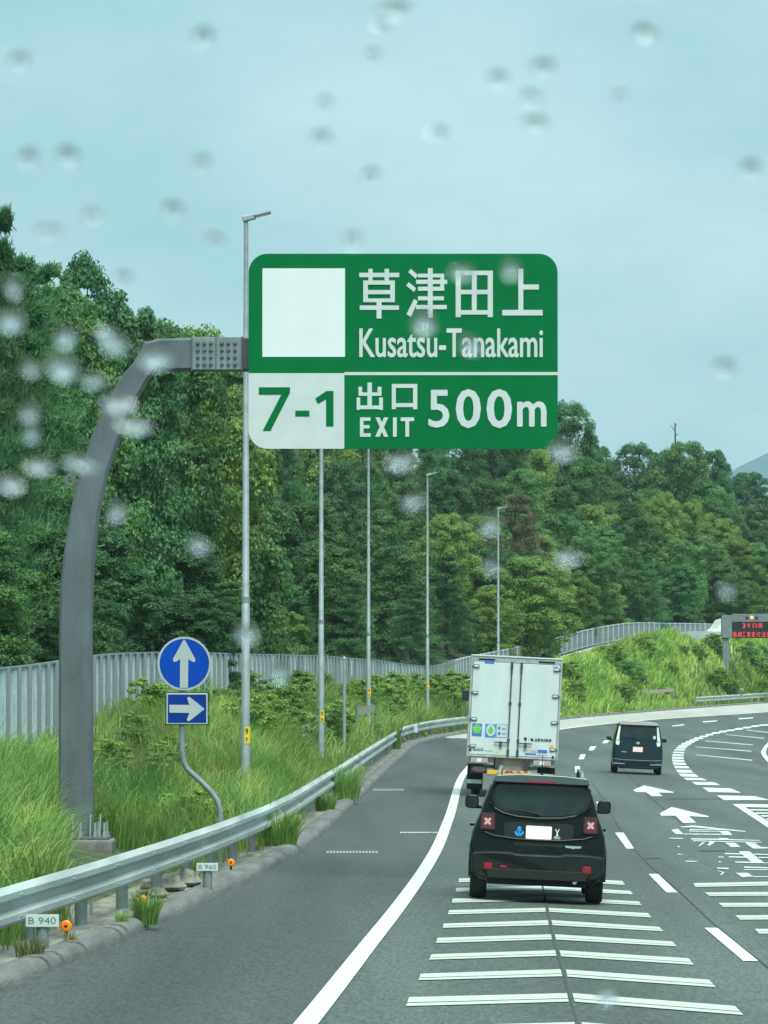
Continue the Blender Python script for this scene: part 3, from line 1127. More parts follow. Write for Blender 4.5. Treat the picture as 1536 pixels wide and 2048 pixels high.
for i in range(3):
    proto(('broad', i), crown_broad(20 + i, 8, 5.6), LEAF['broad'], 8, 0.16)
for i in range(2):
    proto(('dark', i), crown_broad(40 + i, 8, 5.2), LEAF['dark'], 8, 0.16)
for i in range(3):
    proto(('pine', i), crown_pine(60 + i, 9, 4.8), LEAF['pine'], 9, 0.15)
for i in range(2):
    proto(('light', i), crown_broad(80 + i, 7, 5.2, 140, 320, 0.060), LEAF['light'], 7, 0.13)
proto(('brown', 0), crown_pine(91, 8, 4.0, 13, 10, 36), LEAF['brown'], 8, 0.13)
proto(('bush', 0), crown_broad(101, 2.0, 2.6, 60, 170, 0.045), LEAF['bank'], 2.0, 0.03)
proto(('bush', 1), crown_broad(102, 2.0, 2.4, 56, 170, 0.045), LEAF['bank'], 2.0, 0.03)
proto(('weed', 0), crown_broad(103, 1.6, 1.2, 40, 150, 0.036), WEED, 1.6, 0.02)


def plant(name, key, x, y, height, label, cat, group=None, wide=1.0, sink=0.05, rz=None):
    me, tr, H0 = PROTO[key]
    s = height / H0
    z = float(zground(x, y)) - sink
    o = thing(name, label, cat, (x, y, z), (0, 0, random.uniform(0, 6.28) if rz is None else rz), group)
    o.scale = (s * wide, s * wide, s)
    link(bpy.data.objects.new('trunk' if cat == 'tree' else 'stem', tr), o)
    link(bpy.data.objects.new('crown' if cat == 'tree' else 'foliage', me), o)
    return o


SKYL = lambda px: np.interp(px, [-80, 20, 60, 130, 165, 200, 232, 260, 300, 330, 380, 480, 600, 800, 1000, 1120, 1150, 1200, 1280, 1350, 1420, 1460, 1490, 1536, 1640],
                            [500, 520, 540, 520, 510, 560, 640, 606, 604, 640, 664, 676, 700, 760, 800, 805, 830, 882, 890, 885, 880, 925, 945, 970, 1000])


def solve_y(px, d, lo=85.0, hi=560.0):
    """Y at which the line d metres behind the fence crosses the image column px"""
    for _ in range(40):
        m = 0.5 * (lo + hi)
        if 768 + FPX * float(XF(m) - 0.6 - d) / m > px:
            hi = m
        else:
            lo = m
    return lo


KIND_LABEL = {
    'broad': 'mid green broadleaf tree', 'dark': 'dark green broadleaf tree', 'pine': 'feathery green conifer', 'light': 'yellow green broadleaf tree', 'brown': 'withered brownish conifer'}


def zone(px):
    if px < 160:
        return 'left of the gantry column'
    if px < 500:
        return 'right of the gantry column'
    if px < 850:
        return 'under the green sign'
    if px < 1150:
        return 'above the white truck'
    return 'above the slip road railing'


rt = random.Random(21)
ROWS = [(1.0, -0.10), (2.6, 0.10), (5.5, 0.30), (9.5, 0.52), (14.5, 0.76), (21, 1.0)]
n_trees = 0
for ri, (d, fr) in enumerate(ROWS):
    px = -90.0
    while px < 1640:
        Y = solve_y(px, d)
        x = float(XF(Y) - 0.6 - d) + rt.uniform(-0.6, 0.6)
        s = FPX / Y
        ytop = 1120 + (float(SKYL(px)) - 1120) * fr + rt.uniform(-28, 28) * (1 if ri < 5 else 0.3)
        ztop = CAM_H + (1350 - ytop) / s
        h = ztop - float(zground(x, Y))
        h = min(max(h, 2.6 if ri == 0 else 3.6), 15.0)
        if px < 480:
            kind = rt.choice(['pine', 'pine', 'broad', 'dark', 'broad'])
        elif px < 980:
            kind = rt.choice(['pine', 'pine', 'broad', 'broad', 'light', 'dark'])
        else:
            kind = rt.choice(['broad', 'broad', 'dark', 'light', 'pine', 'broad'])
        if ri == 5 and px > 1050:
            kind = rt.choice(['dark', 'broad', 'dark'])
        idx = rt.randrange({'broad': 3, 'dark': 2, 'pine': 3, 'light': 2}[kind])
        wide = rt.uniform(0.85, 1.2) * (min(1.25, 7.5 / h) if h > 6 else 1.15) * (1.2 if ri == 5 and px > 900 else 1)
        plant({'pine': 'conifer_tree'}.get(kind, 'broadleaf_tree'), (kind, idx), x, Y, h,
              KIND_LABEL[kind] + (' low in the wood ' if ri < 3 else ' high in the wood ') + zone(px), 'tree',
              KIND_LABEL[kind] + 's of the wood ' + zone(px), wide)
        n_trees += 1
        px += rt.uniform(0.50, 0.72) * h * 0.62 * wide * s * (1.25 if ri == 0 else 1)


def tree_px(name, key, px, ytop, Y, label, cat='tree', wide=1.0, group=None, hmin=1.0, yb=None):
    s = FPX / Y
    x = (px - 768) / s
    zt = CAM_H + (1350 - ytop) / s
    h = max(hmin, zt - float(zground(x, Y)))
    return plant(name, key, x, Y, h, label, cat, group, wide)


tree_px('broadleaf_tree', ('dark', 0), 172, 500, 172, 'dark crowned tree standing above the wood at the upper left skyline', wide=0.50)
tree_px('conifer_tree', ('pine', 0), 22, 505, 150, 'conifer filling the upper left corner of the wood', wide=0.75)
tree_px('conifer_tree', ('pine', 2), 72, 528, 156, 'conifer on the skyline left of the dark crowned tree', wide=0.72)
tree_px('broadleaf_tree', ('broad', 0), 118, 548, 160, 'broadleaf tree on the skyline just left of the dark crowned tree', wide=0.62)
tree_px('broadleaf_tree', ('broad', 2), 318, 622, 182, 'broadleaf tree on the skyline above the bend of the gantry arm', wide=0.62)
tree_px('broadleaf_tree', ('light', 0), 372, 648, 190, 'yellow green tree on the skyline above the bolted plate of the gantry arm', wide=0.62)
tree_px('broadleaf_tree', ('broad', 1), 440, 664, 196, 'broadleaf tree showing its top between the gantry arm and the nearest lamp post', wide=0.65)
tree_px('broadleaf_tree', ('dark', 1), 265, 592, 172, 'rounded dark tree on the skyline behind the bend of the gantry arm', wide=0.55)
tree_px('conifer_tree', ('pine', 1), -70, 405, 120, 'pine with upright twigs cut by the left edge of the picture', wide=0.62)
tree_px('conifer_tree', ('brown', 0), 1035, 985, 345, 'withered brownish conifer beside the furthest lamp post', wide=1.0)
tree_px('broadleaf_tree', ('light', 0), 1050, 1110, 335, 'bright yellow green bushy tree behind the furthest lamp post above the white truck', wide=1.25)
tree_px('broadleaf_tree', ('light', 1), 1315, 1165, 418, 'rounded yellow green tree just behind the upper slip road railing', wide=1.2)
tree_px('broadleaf_tree', ('light', 1), 560, 1215, 212, 'yellow green bushy tree behind the fence between the nearest and second lamp posts', wide=1.1)
tree_px('broadleaf_tree', ('dark', 0), 1140, 798, 430, 'dark tree rising on the skyline at the right edge of the green sign', wide=0.6)
tree_px('broadleaf_tree', ('broad', 1), 1362, 872, 462, 'rounded tree on the right skyline at the foot of the bare dead tip', wide=0.9)
tree_px('conifer_tree', ('pine', 2), -6, 418, 132, 'spindly pine tip rising highest at the left picture edge', wide=0.40)
# bare dead tip on the right skyline
p = at(1350, 880, 470)
o = thing('dead_tree', 'bare dead tree tip poking above the skyline at the right', 'tree', (p.x, p.y, float(zground(p.x, p.y))))
hz = p.z + 1.6 - o.location.z
mb = MB()
mb.tube([(0, 0, -0.3), (0.1, 0, hz * 0.6), (0.0, 0, hz)], [0.2, 0.14, 0.05], 6)
mb.build('trunk', BARK, o)
mb = MB()
for (zz, sx, dz_) in ((hz - 0.75, -0.42, 0.5), (hz - 1.2, 0.35, 0.22), (hz - 0.35, 0.2, 0.3)):
    mb.tube([(0.03, 0, zz), (sx, 0.1, zz + dz_)], [0.05, 0.02], 5)
mb.build('branch', BARK, o)

# bushes on the banks
for (px, yt, yb, key, wide, lab) in [
    (292, 1318, 1418, ('bush', 0), 0.95, 'dark green leafy bush in front of the fence beside the gantry column'),
    (250, 1372, 1415, ('bush', 1), 1.0, 'low leafy bush at the left foot of the taller bush by the fence'),
    (590, 1418, 1500, ('bush', 1), 0.75, 'dark ivy covered bush left of the second lamp post base'),
    (632, 1362, 1425, ('bush', 0), 0.8, 'dark bush behind the second lamp post under the fence'),
    (668, 1365, 1415, ('bush', 1), 0.9, 'bush close behind the thin grey post'),
    (705, 1350, 1405, ('weed', 0), 1.5, 'tall weeds between the thin grey post and the third lamp post'),
    (722, 1440, 1472, ('bush', 0), 0.9, 'low bush right of the thin grey post near the guardrail'),
    (770, 1340, 1420, ('weed', 0), 1.6, 'yellow green weeds right of the third lamp post'),
    (805, 1330, 1385, ('bush', 0), 1.0, 'rounded green bush left of the fourth lamp post'),
    (820, 1365, 1425, ('weed', 0), 1.6, 'tall weeds at the foot of the fourth lamp post'),
    (885, 1338, 1420, ('weed', 0), 1.7, 'tall yellow green weeds between the fourth lamp post and the white truck'),
    (918, 1345, 1415, ('weed', 0), 1.7, 'tall weeds touching the left side of the white truck box'),
    (1262, 1318, 1362, ('bush', 0), 1.0, 'dark green shrub in the middle of the grassy slope'),
    (1285, 1345, 1372, ('bush', 1), 0.9, 'small dark shrub below the larger one on the grassy slope'),
    (1215, 1306, 1330, ('weed', 0), 2.2, 'olive weed clump left of the dark shrub on the grassy slope'),
    (1300, 1300, 1330, ('weed', 0), 2.2, 'yellowish weed clump above the dark shrub on the slope'),
    (1345, 1328, 1350, ('weed', 0), 2.0, 'green weed clump halfway up the slope left of the message board'),
    (1492, 1292, 1325, ('bush', 0), 1.2, 'dark bush behind the post of the roadside message board'),
    (1512, 1318, 1350, ('bush', 1), 1.1, 'dark bush on the slope under the message board screen'),
    (1535, 1330, 1366, ('bush', 0), 1.2, 'dark bush on the slope at the right picture edge'),
    (1432, 1285, 1310, ('bush', 1), 1.1, 'pale green shrub left of the message board post'),
]:
    g_ = ground(px, yb, zground)
    s_ = FPX / g_.y
    plant('bush', key, g_.x, g_.y, (yb - yt) / s_ * 1.02, lab, 'bush', None, wide)


# unnumbered weeds and low shrubs that nothing tells apart
rw_ = random.Random(4)
for k in range(70):
    y_ = rw_.uniform(118, 268)
    t_ = rw_.uniform(0.12, 0.98)
    x_ = float(XC(y_) - 1.1 + (XF(y_) + PW(y_) - XC(y_) + 1.1) * t_)
    if k % 6:
        plant('weed', ('weed', 0), x_, y_, rw_.uniform(0.9, 1.7), 'leafy upright weed among the tall grass on the bank behind the lamp posts', 'weed', 'tall weeds on the bank behind the lamp posts', rw_.uniform(1.0, 1.7))
    else:
        plant('bush', ('bush', k % 2), x_, y_, rw_.uniform(0.8, 1.4), 'low green shrub among the tall grass on the bank behind the lamp posts', 'bush', 'low shrubs on the bank behind the lamp posts', rw_.uniform(0.8, 1.2))
for k in range(17):
    y_ = rw_.uniform(78, 120)
    t_ = rw_.uniform(0.08, 0.95)
    x_ = float(XC(y_) - 1.1 + (XF(y_) + PW(y_) - XC(y_) + 1.1) * t_)
    if bool(bare(x_, y_)):
        continue
    plant('weed', ('weed', 0), x_, y_, rw_.uniform(0.5, 0.95), 'leafy weed growing in the long grass around the blue arrow sign and nearest lamp post', 'weed', 'leafy weeds in the near bank grass', rw_.uniform(1.1, 2.0))
for k in range(34):
    y_ = rw_.uniform(300, 440)
    t_ = rw_.uniform(0.05, 1.0)
    x_ = float(XC(y_) - 1.1 + (XF(y_) + PW(y_) - XC(y_) + 1.1) * t_)
    if k % 4:
        plant('weed', ('weed', 0), x_, y_, rw_.uniform(0.9, 1.6), 'leafy weed clump in the grass of the slope below the upper slip road', 'weed', 'weed clumps on the far slope', rw_.uniform(1.3, 2.2))
    else:
        plant('bush', ('bush', k // 2 % 2), x_, y_, rw_.uniform(0.5, 0.95), 'rounded shrub in the grass of the slope below the upper slip road', 'bush', 'shrubs on the far slope', rw_.uniform(0.9, 1.5))

# ------------------------------------------------------------------ weeds along the kerb
def tuft(px, py, hpx, wpx, label, n=150, m=None, drop=0.0, name='weed_tuft'):
    g = np.random.default_rng(int(px * 7 + py))
    c = ground(px, py, zground)
    s = FPX / c.y
    h, w = hpx / s, wpx / s
    a = g.uniform(0, 6.28, n)
    r = np.sqrt(g.uniform(0, 1, n)) * w * 0.30
    base = np.stack([r * np.cos(a), r * np.sin(a) * 1.6, np.full(n, -0.02)], 1)
    me = blades(name, base, h * g.uniform(0.5, 1.15, n), np.full(n, 1.7 / s) * g.uniform(0.6, 1.5, n), g.uniform(0.1, 0.75, n) * min(1.2, w / h), a + g.normal(0, 0.5, n), m or WEED)
    o = bpy.data.objects.new(name, me)
    link(o)
    o.location = c
    return tag(o, label, 'weed')


tuft(292, 1846, 72, 78, 'green weed tuft growing over the kerb joint right of the B 940 plate', 260)
tuft(243, 1850, 34, 34, 'small pale weed tuft left of the larger tuft at the kerb joint', 90)
tuft(60, 1915, 48, 90, 'low yellowish weed patch below the B 940 plate', 180, GRASS_DRY)
tuft(140, 1888, 30, 40, 'tiny weed patch under the first orange reflector', 70, GRASS_DRY)
tuft(560, 1692, 78, 105, 'large bushy green weed tuft on the verge beneath the guardrail', 420)
tuft(692, 1600, 72, 78, 'upright green weed tuft on the kerb beside the guardrail', 300)
tuft(650, 1622, 40, 62, 'round bluish green weed clump on the verge', 260)
tuft(793, 1498, 62, 26, 'thin tall weed stalks standing in front of the guardrail', 60)
tuft(840, 1462, 26, 40, 'weeds at the guardrail foot near the white box', 80)
tuft(515, 1700, 30, 40, 'small weed patch at the foot of the guardrail left of the bushy tuft', 60)
tuft(30, 1880, 40, 90, 'dark weeds under the guardrail at the left picture edge', 160)
tuft(195, 1770, 46, 120, 'weeds under the guardrail behind the concrete block', 160)

# ------------------------------------------------------------------ guardrails
RP = [(0.0, 0.0), (-0.015, 0.01), (-0.085, 0.055), (-0.085, 0.115), (-0.005, 0.165), (-0.005, 0.225), (-0.085, 0.275), (-0.085, 0.335), (-0.015, 0.38), (0.0, 0.39),
      (0.006, 0.38), (-0.07, 0.33), (-0.07, 0.28), (0.006, 0.23), (0.006, 0.16), (-0.07, 0.11), (-0.07, 0.06), (0.006, 0.015)]
ROFF = 0.52
post_mb = MB()
post_mb.lathe([(0.0, -0.3), (0.07, -0.3), (0.07, 0.56)], 14)
POST_ME = post_mb.mesh('post', GALV_D)
cap_mb = MB()
cap_mb.lathe([(0.07, 0.555), (0.078, 0.555), (0.078, 0.58), (0.055, 0.60), (0.0, 0.605)], 14)
CAP_ME = cap_mb.mesh('cap', GALV)
bolt_mb = MB()
bolt_mb.lathe([(0.0, 0.012), (0.014, 0.010), (0.018, 0.0)], 8)
BOLT_ME = bolt_mb.mesh('bolt', GALV)


def guardrail(label, y0, y1, step=4.0, first=None):
    root = thing('guardrail', label, 'guardrail', (0, 0, 0))
    zz = lambda y: zroad(XC(y), y) + 0.10
    y = first or y0
    k = 0
    while y < y1:
        x = float(XC(y)) - ROFF - 0.085
        p = link(bpy.data.objects.new('post', POST_ME), root)
        p.location = (x, y, float(zz(y)) - 0.03 * (k % 3))
        c = link(bpy.data.objects.new('cap', CAP_ME), p)
        y += step
        k += 1
    y = y0 - 1.7
    k = 0
    while y < y1:
        b = min(y + 4.32, y1 + 0.5)
        o = sweep('rail_beam', RP, y, b, 0.8, lambda q, k=k: XC(q) - ROFF + 0.004 * (k % 2), lambda q, k=k: zz(q) + 0.28 + 0.003 * (k % 2), RAIL, root)
        for (bz, dy) in ((0.09, 0.12), (0.30, 0.12), (0.09, 0.22), (0.30, 0.22)):
            if y > 120:
                break
            q = link(bpy.data.objects.new('bolt', BOLT_ME), o)
            q.location = (float(XC(y + dy)) - ROFF + 0.087, y + dy, float(zz(y + dy)) + 0.28 + bz)
            q.rotation_euler = (0, R(90), 0)
        y += 4.0
        k += 1
    return root


guardrail('long galvanised guardrail along the kerb at the left of the road', 38, 268, 4.0, 38.5)
guardrail('distant galvanised guardrail at the foot of the slope at right', 354, 450, 4.0)

# white box on the far guardrail
p = ground(848, 1478, zground)
o = thing('marker_box', 'small white box fixed on the guardrail left of the truck', 'box', (float(XC(212)) - ROFF + 0.1, 212, float(zroad(XC(212), 212)) + 0.42))
MB().box(-0.13, 0.13, -0.05, 0.05, 0, 0.34).build('plate', SIGN_W, o, bevel=0.01)
MB().box(-0.2, -0.135, -0.03, 0.03, 0.12, 0.24).build('bracket', PLASTIC_D, o)


# old guard rails standing in the grass
def old_rail(label, pts, Ys, h=0.28):
    P3 = [at(px, py, Y) for (px, py), Y in zip(pts, Ys)]
    root = thing('old_rail', label, 'rail', P3[0])
    mb = MB()
    n = len(P3)
    prof = [(0, 0), (-0.05, 0.06), (-0.05, 0.12), (0, 0.16), (-0.05, 0.21), (-0.05, 0.27), (0, 0.31), (0.02, 0.31), (0.02, 0)]
    vs_ = []
    for p in P3:
        for (a, b) in prof:
            vs_.append(p - P3[0] + Vector((a * 0.3, a, b * h / 0.31 - h)))
    k = len(prof)
    fs = [(i * k + j, i * k + (j + 1) % k, (i + 1) * k + (j + 1) % k, (i + 1) * k + j) for i in range(n - 1) for j in range(k)]
    mb.add(vs_, fs, 0, True)
    mb.build('rail_beam', RUST if h < 0.29 else GALV, root)
    for p in P3:
        zg = float(zground(p.x, p.y))
        mb = MB()
        mb.tube([Vector((0, 0.08, zg - p.z - 0.1)), Vector((0, 0.08, 0.03))], 0.06, 8)
        q = mb.build('post', GALV_D, root)
        q.location = p - P3[0]
    return root


old_rail('old white rail half buried in the grass below the nearest lamp post', [(536, 1492), (567, 1479)], [128, 134], 0.3)
old_rail('old white rail in the grass behind the thin grey post', [(606, 1452), (650, 1428), (690, 1419)], [140, 152, 165], 0.3)
old_rail('old white rail end in the grass at the third lamp post', [(715, 1414), (745, 1409)], [172, 182], 0.28)
old_rail('short weathered rail in the lower grass of the far slope', [(1245, 1378), (1296, 1381), (1346, 1376)], [335, 339, 344], 0.25)
old_rail('short rail in the grass right of the message board post', [(1488, 1364), (1522, 1362), (1560, 1360)], [383, 386, 390], 0.25)

# low concrete block and flat slabs by the gantry foot
p = ground(232, 1805, zground)
o = tag(MB().box(-0.16, 0.16, -0.4, 0.4, -0.1, 0.36).build('concrete_block', CONC, bevel=0.02), 'grey concrete block under the guardrail', 'block')
o.location = (float(XC(57)) - 0.95, 57, float(zground(float(XC(57)) - 0.95, 57)))
for (px, py, sx, sz, lab) in [(330, 1770, 0.30, 0.14, 'larger broken stone lying under the guardrail'), (365, 1762, 0.24, 0.16, 'upright broken stone lying left of the B 960 plate'),
                              (308, 1782, 0.2, 0.08, 'flat broken stone lying under the guardrail near the weed tuft')]:
    g = ground(px, py + 12, zground)
    bm = bmesh.new()
    bmesh.ops.create_icosphere(bm, subdivisions=2, radius=1)
    for v in bm.verts:
        k = 1 + 0.25 * math.sin(v.co.x * 5 + px) * math.cos(v.co.y * 4 + px) + 0.12 * math.sin(v.co.z * 7 + v.co.x * 3)
        v.co = Vector((v.co.x * sx * k, v.co.y * 0.3 * k, v.co.z * sz * k))
    me = bpy.data.meshes.new('stone')
    bm.to_mesh(me)
    bm.free()
    me.materials.append(VERGE)
    o = link(bpy.data.objects.new('stone', me))
    o.location = g + Vector((0, 0, sz * 0.4))
    tag(o, lab, 'stone')

# ------------------------------------------------------------------ orange delineators
disc = MB()
Mx = Matrix.Rotation(R(90), 4, 'X')
disc.lathe([(0.0, 0.02), (0.045, 0.018), (0.058, 0.008), (0.06, -0.01), (0.0, -0.012)], 18, Mx @ Matrix.Translation((0, 0, 0)))
DISC_ME = disc.mesh('reflector', ORANGE)
st = MB()
st.tube([(0, 0.02, -0.2), (0, 0.02, 0.0)], 0.018, 8)
STEM_ME = st.mesh('stem', PLASTIC)
hub = MB()
hub.lathe([(0.0, 0.028), (0.016, 0.026), (0.018, 0.016)], 8, Mx)
HUB_ME = hub.mesh('hub', REDL)
DEL = [(132, 1852, 1.0, 'round orange delineator right of the B 940 plate'), (285, 1799, 0.85, 'orange delineator half hidden by the weed tuft on the kerb'),
       (388, 1755, 0.9, 'orange delineator left of the B 960 plate'), (462, 1725, 0.9, 'orange delineator right of the B 960 plate'),
       (508, 1688, 0.9, 'orange delineator under the bent blue sign pole'), (597, 1636, 0.9, 'orange delineator at the right of the bushy weed tuft'),
       (633, 1606, 0.9, 'orange delineator left of the upright weed tuft'), (652, 1587, 0.9, 'orange delineator under the guardrail behind the upright weed tuft')]
for (px, py) in [(725, 1537), (741, 1523), (755, 1507), (770, 1497), (809, 1479), (830, 1472), (851, 1468), (872, 1463)]:
    DEL.append((px, py, 1.0, 'small orange delineator in the row under the far end of the guardrail'))
for (px, py) in [(1157, 1429), (1187, 1426), (1217, 1424), (1248, 1421)]:
    DEL.append((px, py, 1.0, 'tiny orange delineator in the row at the foot of the grassy slope'))
for i, (px, py, sc, lab) in enumerate(DEL):
    g = ground(px, py + 0.13 * sc * FPX / ground(px, py + 12, zground).y, zground)
    p = at(px, py, g.y)
    o = thing('delineator', lab, 'delineator', p, (0, 0, 0), 'orange delineators along the kerb')
    o.scale = (sc,) * 3
    link(bpy.data.objects.new('stem', STEM_ME), o)
    q = link(bpy.data.objects.new('reflector', DISC_ME), o)
    link(bpy.data.objects.new('hub', HUB_ME), q)

# ------------------------------------------------------------------ lettering
def text_mesh(s, rect, m, parent, y=-0.004, name='lettering', bold=0.0, depth=0.0015, shear=0.0, label=None, keep=False, fn=None):
    """text fitted to rect = (x0, x1, z0, z1) on the plane of constant local y, facing -y"""
    cu = bpy.data.curves.new('lettering', 'FONT')
    cu.body = s
    cu.size = 1.0
    cu.resolution_u = 3
    cu.shear = shear
    cu.fill_mode = 'FRONT'
    to = bpy.data.objects.new('lettering', cu)
    COL.objects.link(to)
    dg = bpy.context.evaluated_depsgraph_get()
    me = bpy.data.meshes.new_from_object(to.evaluated_get(dg))
    bpy.data.objects.remove(to)
    bpy.data.curves.remove(cu)
    n = len(me.vertices)
    co = np.empty(n * 3, dtype=np.float32)
    me.vertices.foreach_get('co', co)
    co = co.reshape(-1, 3)
    x0, x1, z0, z1 = rect
    lo, hi = co.min(0), co.max(0)
    X = x0 + (co[:, 0] - lo[0]) / max(hi[0] - lo[0], 1e-6) * (x1 - x0)
    Z = z0 + (co[:, 1] - lo[1]) / max(hi[1] - lo[1], 1e-6) * (z1 - z0)
    out = np.stack([X, np.full(n, y), Z], 1)
    if fn:
        out = np.array([fn(a, b) for a, b in zip(X, Z)])
    polys = [tuple(p.vertices) for p in me.polygons]
    bpy.data.meshes.remove(me)
    mb = MB()
    if bold:
        e = bold * (z1 - z0)
        sh = [(-e, 0), (e, 0), (0, -e), (0, e), (-.7 * e, -.7 * e), (.7 * e, .7 * e), (-.7 * e, .7 * e), (.7 * e, -.7 * e), (0, 0)]
    else:
        sh = [(0, 0)]
    for k, (ex, ez) in enumerate(sh):
        mb.add([(a + ex, b - 0.00012 * k, c_ + ez) for a, b, c_ in out.tolist()], polys)
    me = mb.mesh(name, m)
    o = bpy.data.objects.new(name, me)
    link(o, parent)
    if label:
        o['label'] = label
    return o


def flat_poly(name, pts, m, parent, y=-0.003, back=0.0, mats=None):
    mb = MB()
    mb.prism(pts, lambda a, b: (a, y, b), lambda a, b: (a, back, b))
    return mb.build(name, m, parent)


def rrect(x0, x1, z0, z1, r, n=6, corners=(1, 1, 1, 1)):
    """rounded rectangle, corners = bl, br, tr, tl"""
    pts = []
    for (cx, cz, a0, on) in ((x0 + r, z0 + r, 180, corners[0]), (x1 - r, z0 + r, 270, corners[1]), (x1 - r, z1 - r, 0, corners[2]), (x0 + r, z1 - r, 90, corners[3])):
        if on:
            for k in range(n + 1):
                a = R(a0 + 90 * k / n)
                pts.append((cx + r * math.cos(a), cz + r * math.sin(a)))
        else:
            a = R(a0 + 45)
            pts.append((cx + r * math.copysign(1, math.cos(a)), cz + r * math.copysign(1, math.sin(a))))
    return pts


# ------------------------------------------------------------------ gantry with the green exit sign
GY = 71.4
gs = FPX / GY
base = at(155, 1690, GY)
gz0 = float(zground(base.x, GY))
gan = thing('sign_gantry', 'thick grey bent gantry column carrying the green exit sign', 'gantry', (base.x, GY, gz0))


def GP(px, py, dy=0.0):
    p = at(px, py, GY)
    return Vector((p.x - base.x, dy, p.z - gz0))


# column + arm as a swept rounded-square section given by left and right outline pixels
out = [((119, 187), 1690), ((119, 186), 1560), ((119, 185), 1400), ((120, 184), 1250), ((122, 186), 1170), ((130, 191), 1100), ((143, 200), 1020), ((163, 218), 940), ((186, 243), 870),
       ((214, 268), 810), ((243, 300), 755), ((272, 326), 722)]
secs = []
for (l_, r_), py in out:
    secs.append((GP(l_, py), GP(r_, py)))
mb = MB()
hw = 0.21
rings = []
for a, b in secs:
    c = 0.035
    ax = (b - a).normalized()
    rings.append([a + ax * c + Vector((0, -hw, 0)), b - ax * c + Vector((0, -hw, 0)), b + Vector((0, -hw + c, 0)), b + Vector((0, hw - c, 0)), b - ax * c + Vector((0, hw, 0)),
                  a + ax * c + Vector((0, hw, 0)), a + Vector((0, hw - c, 0)), a + Vector((0, -hw + c, 0))])
# turn into the horizontal arm
arm = [(GP(290, 686), GP(336, 742)), (GP(318, 679), GP(360, 742)), (GP(384, 677), GP(386, 742))]
for a, b in arm:
    ax = (b - a).normalized()
    c = 0.035
    rings.append([a + ax * c + Vector((0, -hw, 0)), b - ax * c + Vector((0, -hw, 0)), b + Vector((0, -hw + c, 0)), b + Vector((0, hw - c, 0)), b - ax * c + Vector((0, hw, 0)),
                  a + ax * c + Vector((0, hw, 0)), a + Vector((0, hw - c, 0)), a + Vector((0, -hw + c, 0))])
V = [p for r in rings for p in r]
F = [(i * 8 + k, i * 8 + (k + 1) % 8, (i + 1) * 8 + (k + 1) % 8, (i + 1) * 8 + k) for i in range(len(rings) - 1) for k in range(8)]
mb.add(V, F, 0, True)
mb.build('column', COLUMN, gan, sharp=30)
# arm to the sign, flange plate with bolts, beam behind the panel
a, b = GP(386, 677), GP(1090, 742)
mb = MB()
mb.box(a.x, b.x, -hw + 0.01, hw - 0.01, b.z, a.z)
mb.build('arm', COLUMN, gan, bevel=0.02)
fl0, fl1 = GP(386, 676), GP(484, 741)
mb = MB()
mb.box(fl0.x, fl1.x, -hw - 0.012, -hw + 0.01, fl1.z, fl0.z)
fp = mb.build('flange_plate', GALV_D, gan, bevel=0.004)
bm_ = MB()
bm_.lathe([(0.0, 0.035), (0.02, 0.035), (0.028, 0.02), (0.028, 0.0)], 6, Matrix.Rotation(R(90), 4, 'X'))
BM = bm_.mesh('bolt', COLUMN)
for gx0 in (397, 445):
    for ix in range(3):
        for iz in range(4):
            q = link(bpy.data.objects.new('bolt', BM), fp)
            p = GP(gx0 + ix * 13, 688 + iz * 14)
            q.location = (p.x, -hw - 0.012, p.z)
for px in (384, 432, 484):
    a, b = GP(px, 675), GP(px + 2.5, 743)
    MB().box(a.x, b.x, -hw - 0.03, hw + 0.02, b.z, a.z).build('flange', COLUMN, gan)
# base plate, ribs, anchor bolts, plinth
zb = 0.13
MB().box(-0.42, 0.46, -0.42, 0.42, zb - 0.04, zb).build('base_plate', COLUMN, gan, bevel=0.006)
MB().box(-0.50, 0.52, -0.5, 0.5, -0.5, zb - 0.042).build('plinth', KERB, gan, bevel=0.03)
for k, x in enumerate((-0.30, -0.05, 0.20, 0.34, -0.40)):
    mb = MB()
    mb.prism([(-0.40, zb), (-0.21, zb), (-0.21, zb + 0.32)], lambda a, b, x=x: (x - 0.01, a, b), lambda a, b, x=x: (x + 0.01, a, b))
    mb.build('rib', COLUMN, gan)
for x in (-0.34, -0.18, 0.06, 0.27, 0.40):
    for yy_ in (-0.35, 0.35):
        mb = MB()
        mb.tube([(x, yy_, zb), (x, yy_, zb + 0.2)], 0.02, 8)
        mb.tube([(x, yy_, zb), (x, yy_, zb + 0.06)], 0.036, 6)
        mb.build('anchor_bolt', GALV, gan)
# small ring lug on the column's left edge
p = GP(141, 960)
mb = MB()
mb.lathe([(0.045, -0.03), (0.09, -0.03), (0.09, 0.03), (0.045, 0.03), (0.045, -0.03)], 14, Matrix.Translation(p) @ Matrix.Rotation(R(90), 4, 'X'))
mb.build('lug', COLUMN, gan)

# the panel
SY = -hw - 0.16
pl = at(497, 897.5, GY)
sgn = thing('exit_sign', 'large green highway sign reading Kusatsu-Tanakami, exit 7-1, 500 m', 'road sign', (pl.x, GY + SY, pl.z))
K = (GY + SY) / FPX
k0 = at(497, 897.5, GY + SY)
sgn.location = k0


def SR(x0, x1, y0, y1):
    """px rectangle of the first sign crop (scale 2.1333) -> local rect"""
    f = K / 2.1333
    return ((x0 - 122) * f, (x1 - 122) * f, (933 - y1) * f, (933 - y0) * f)


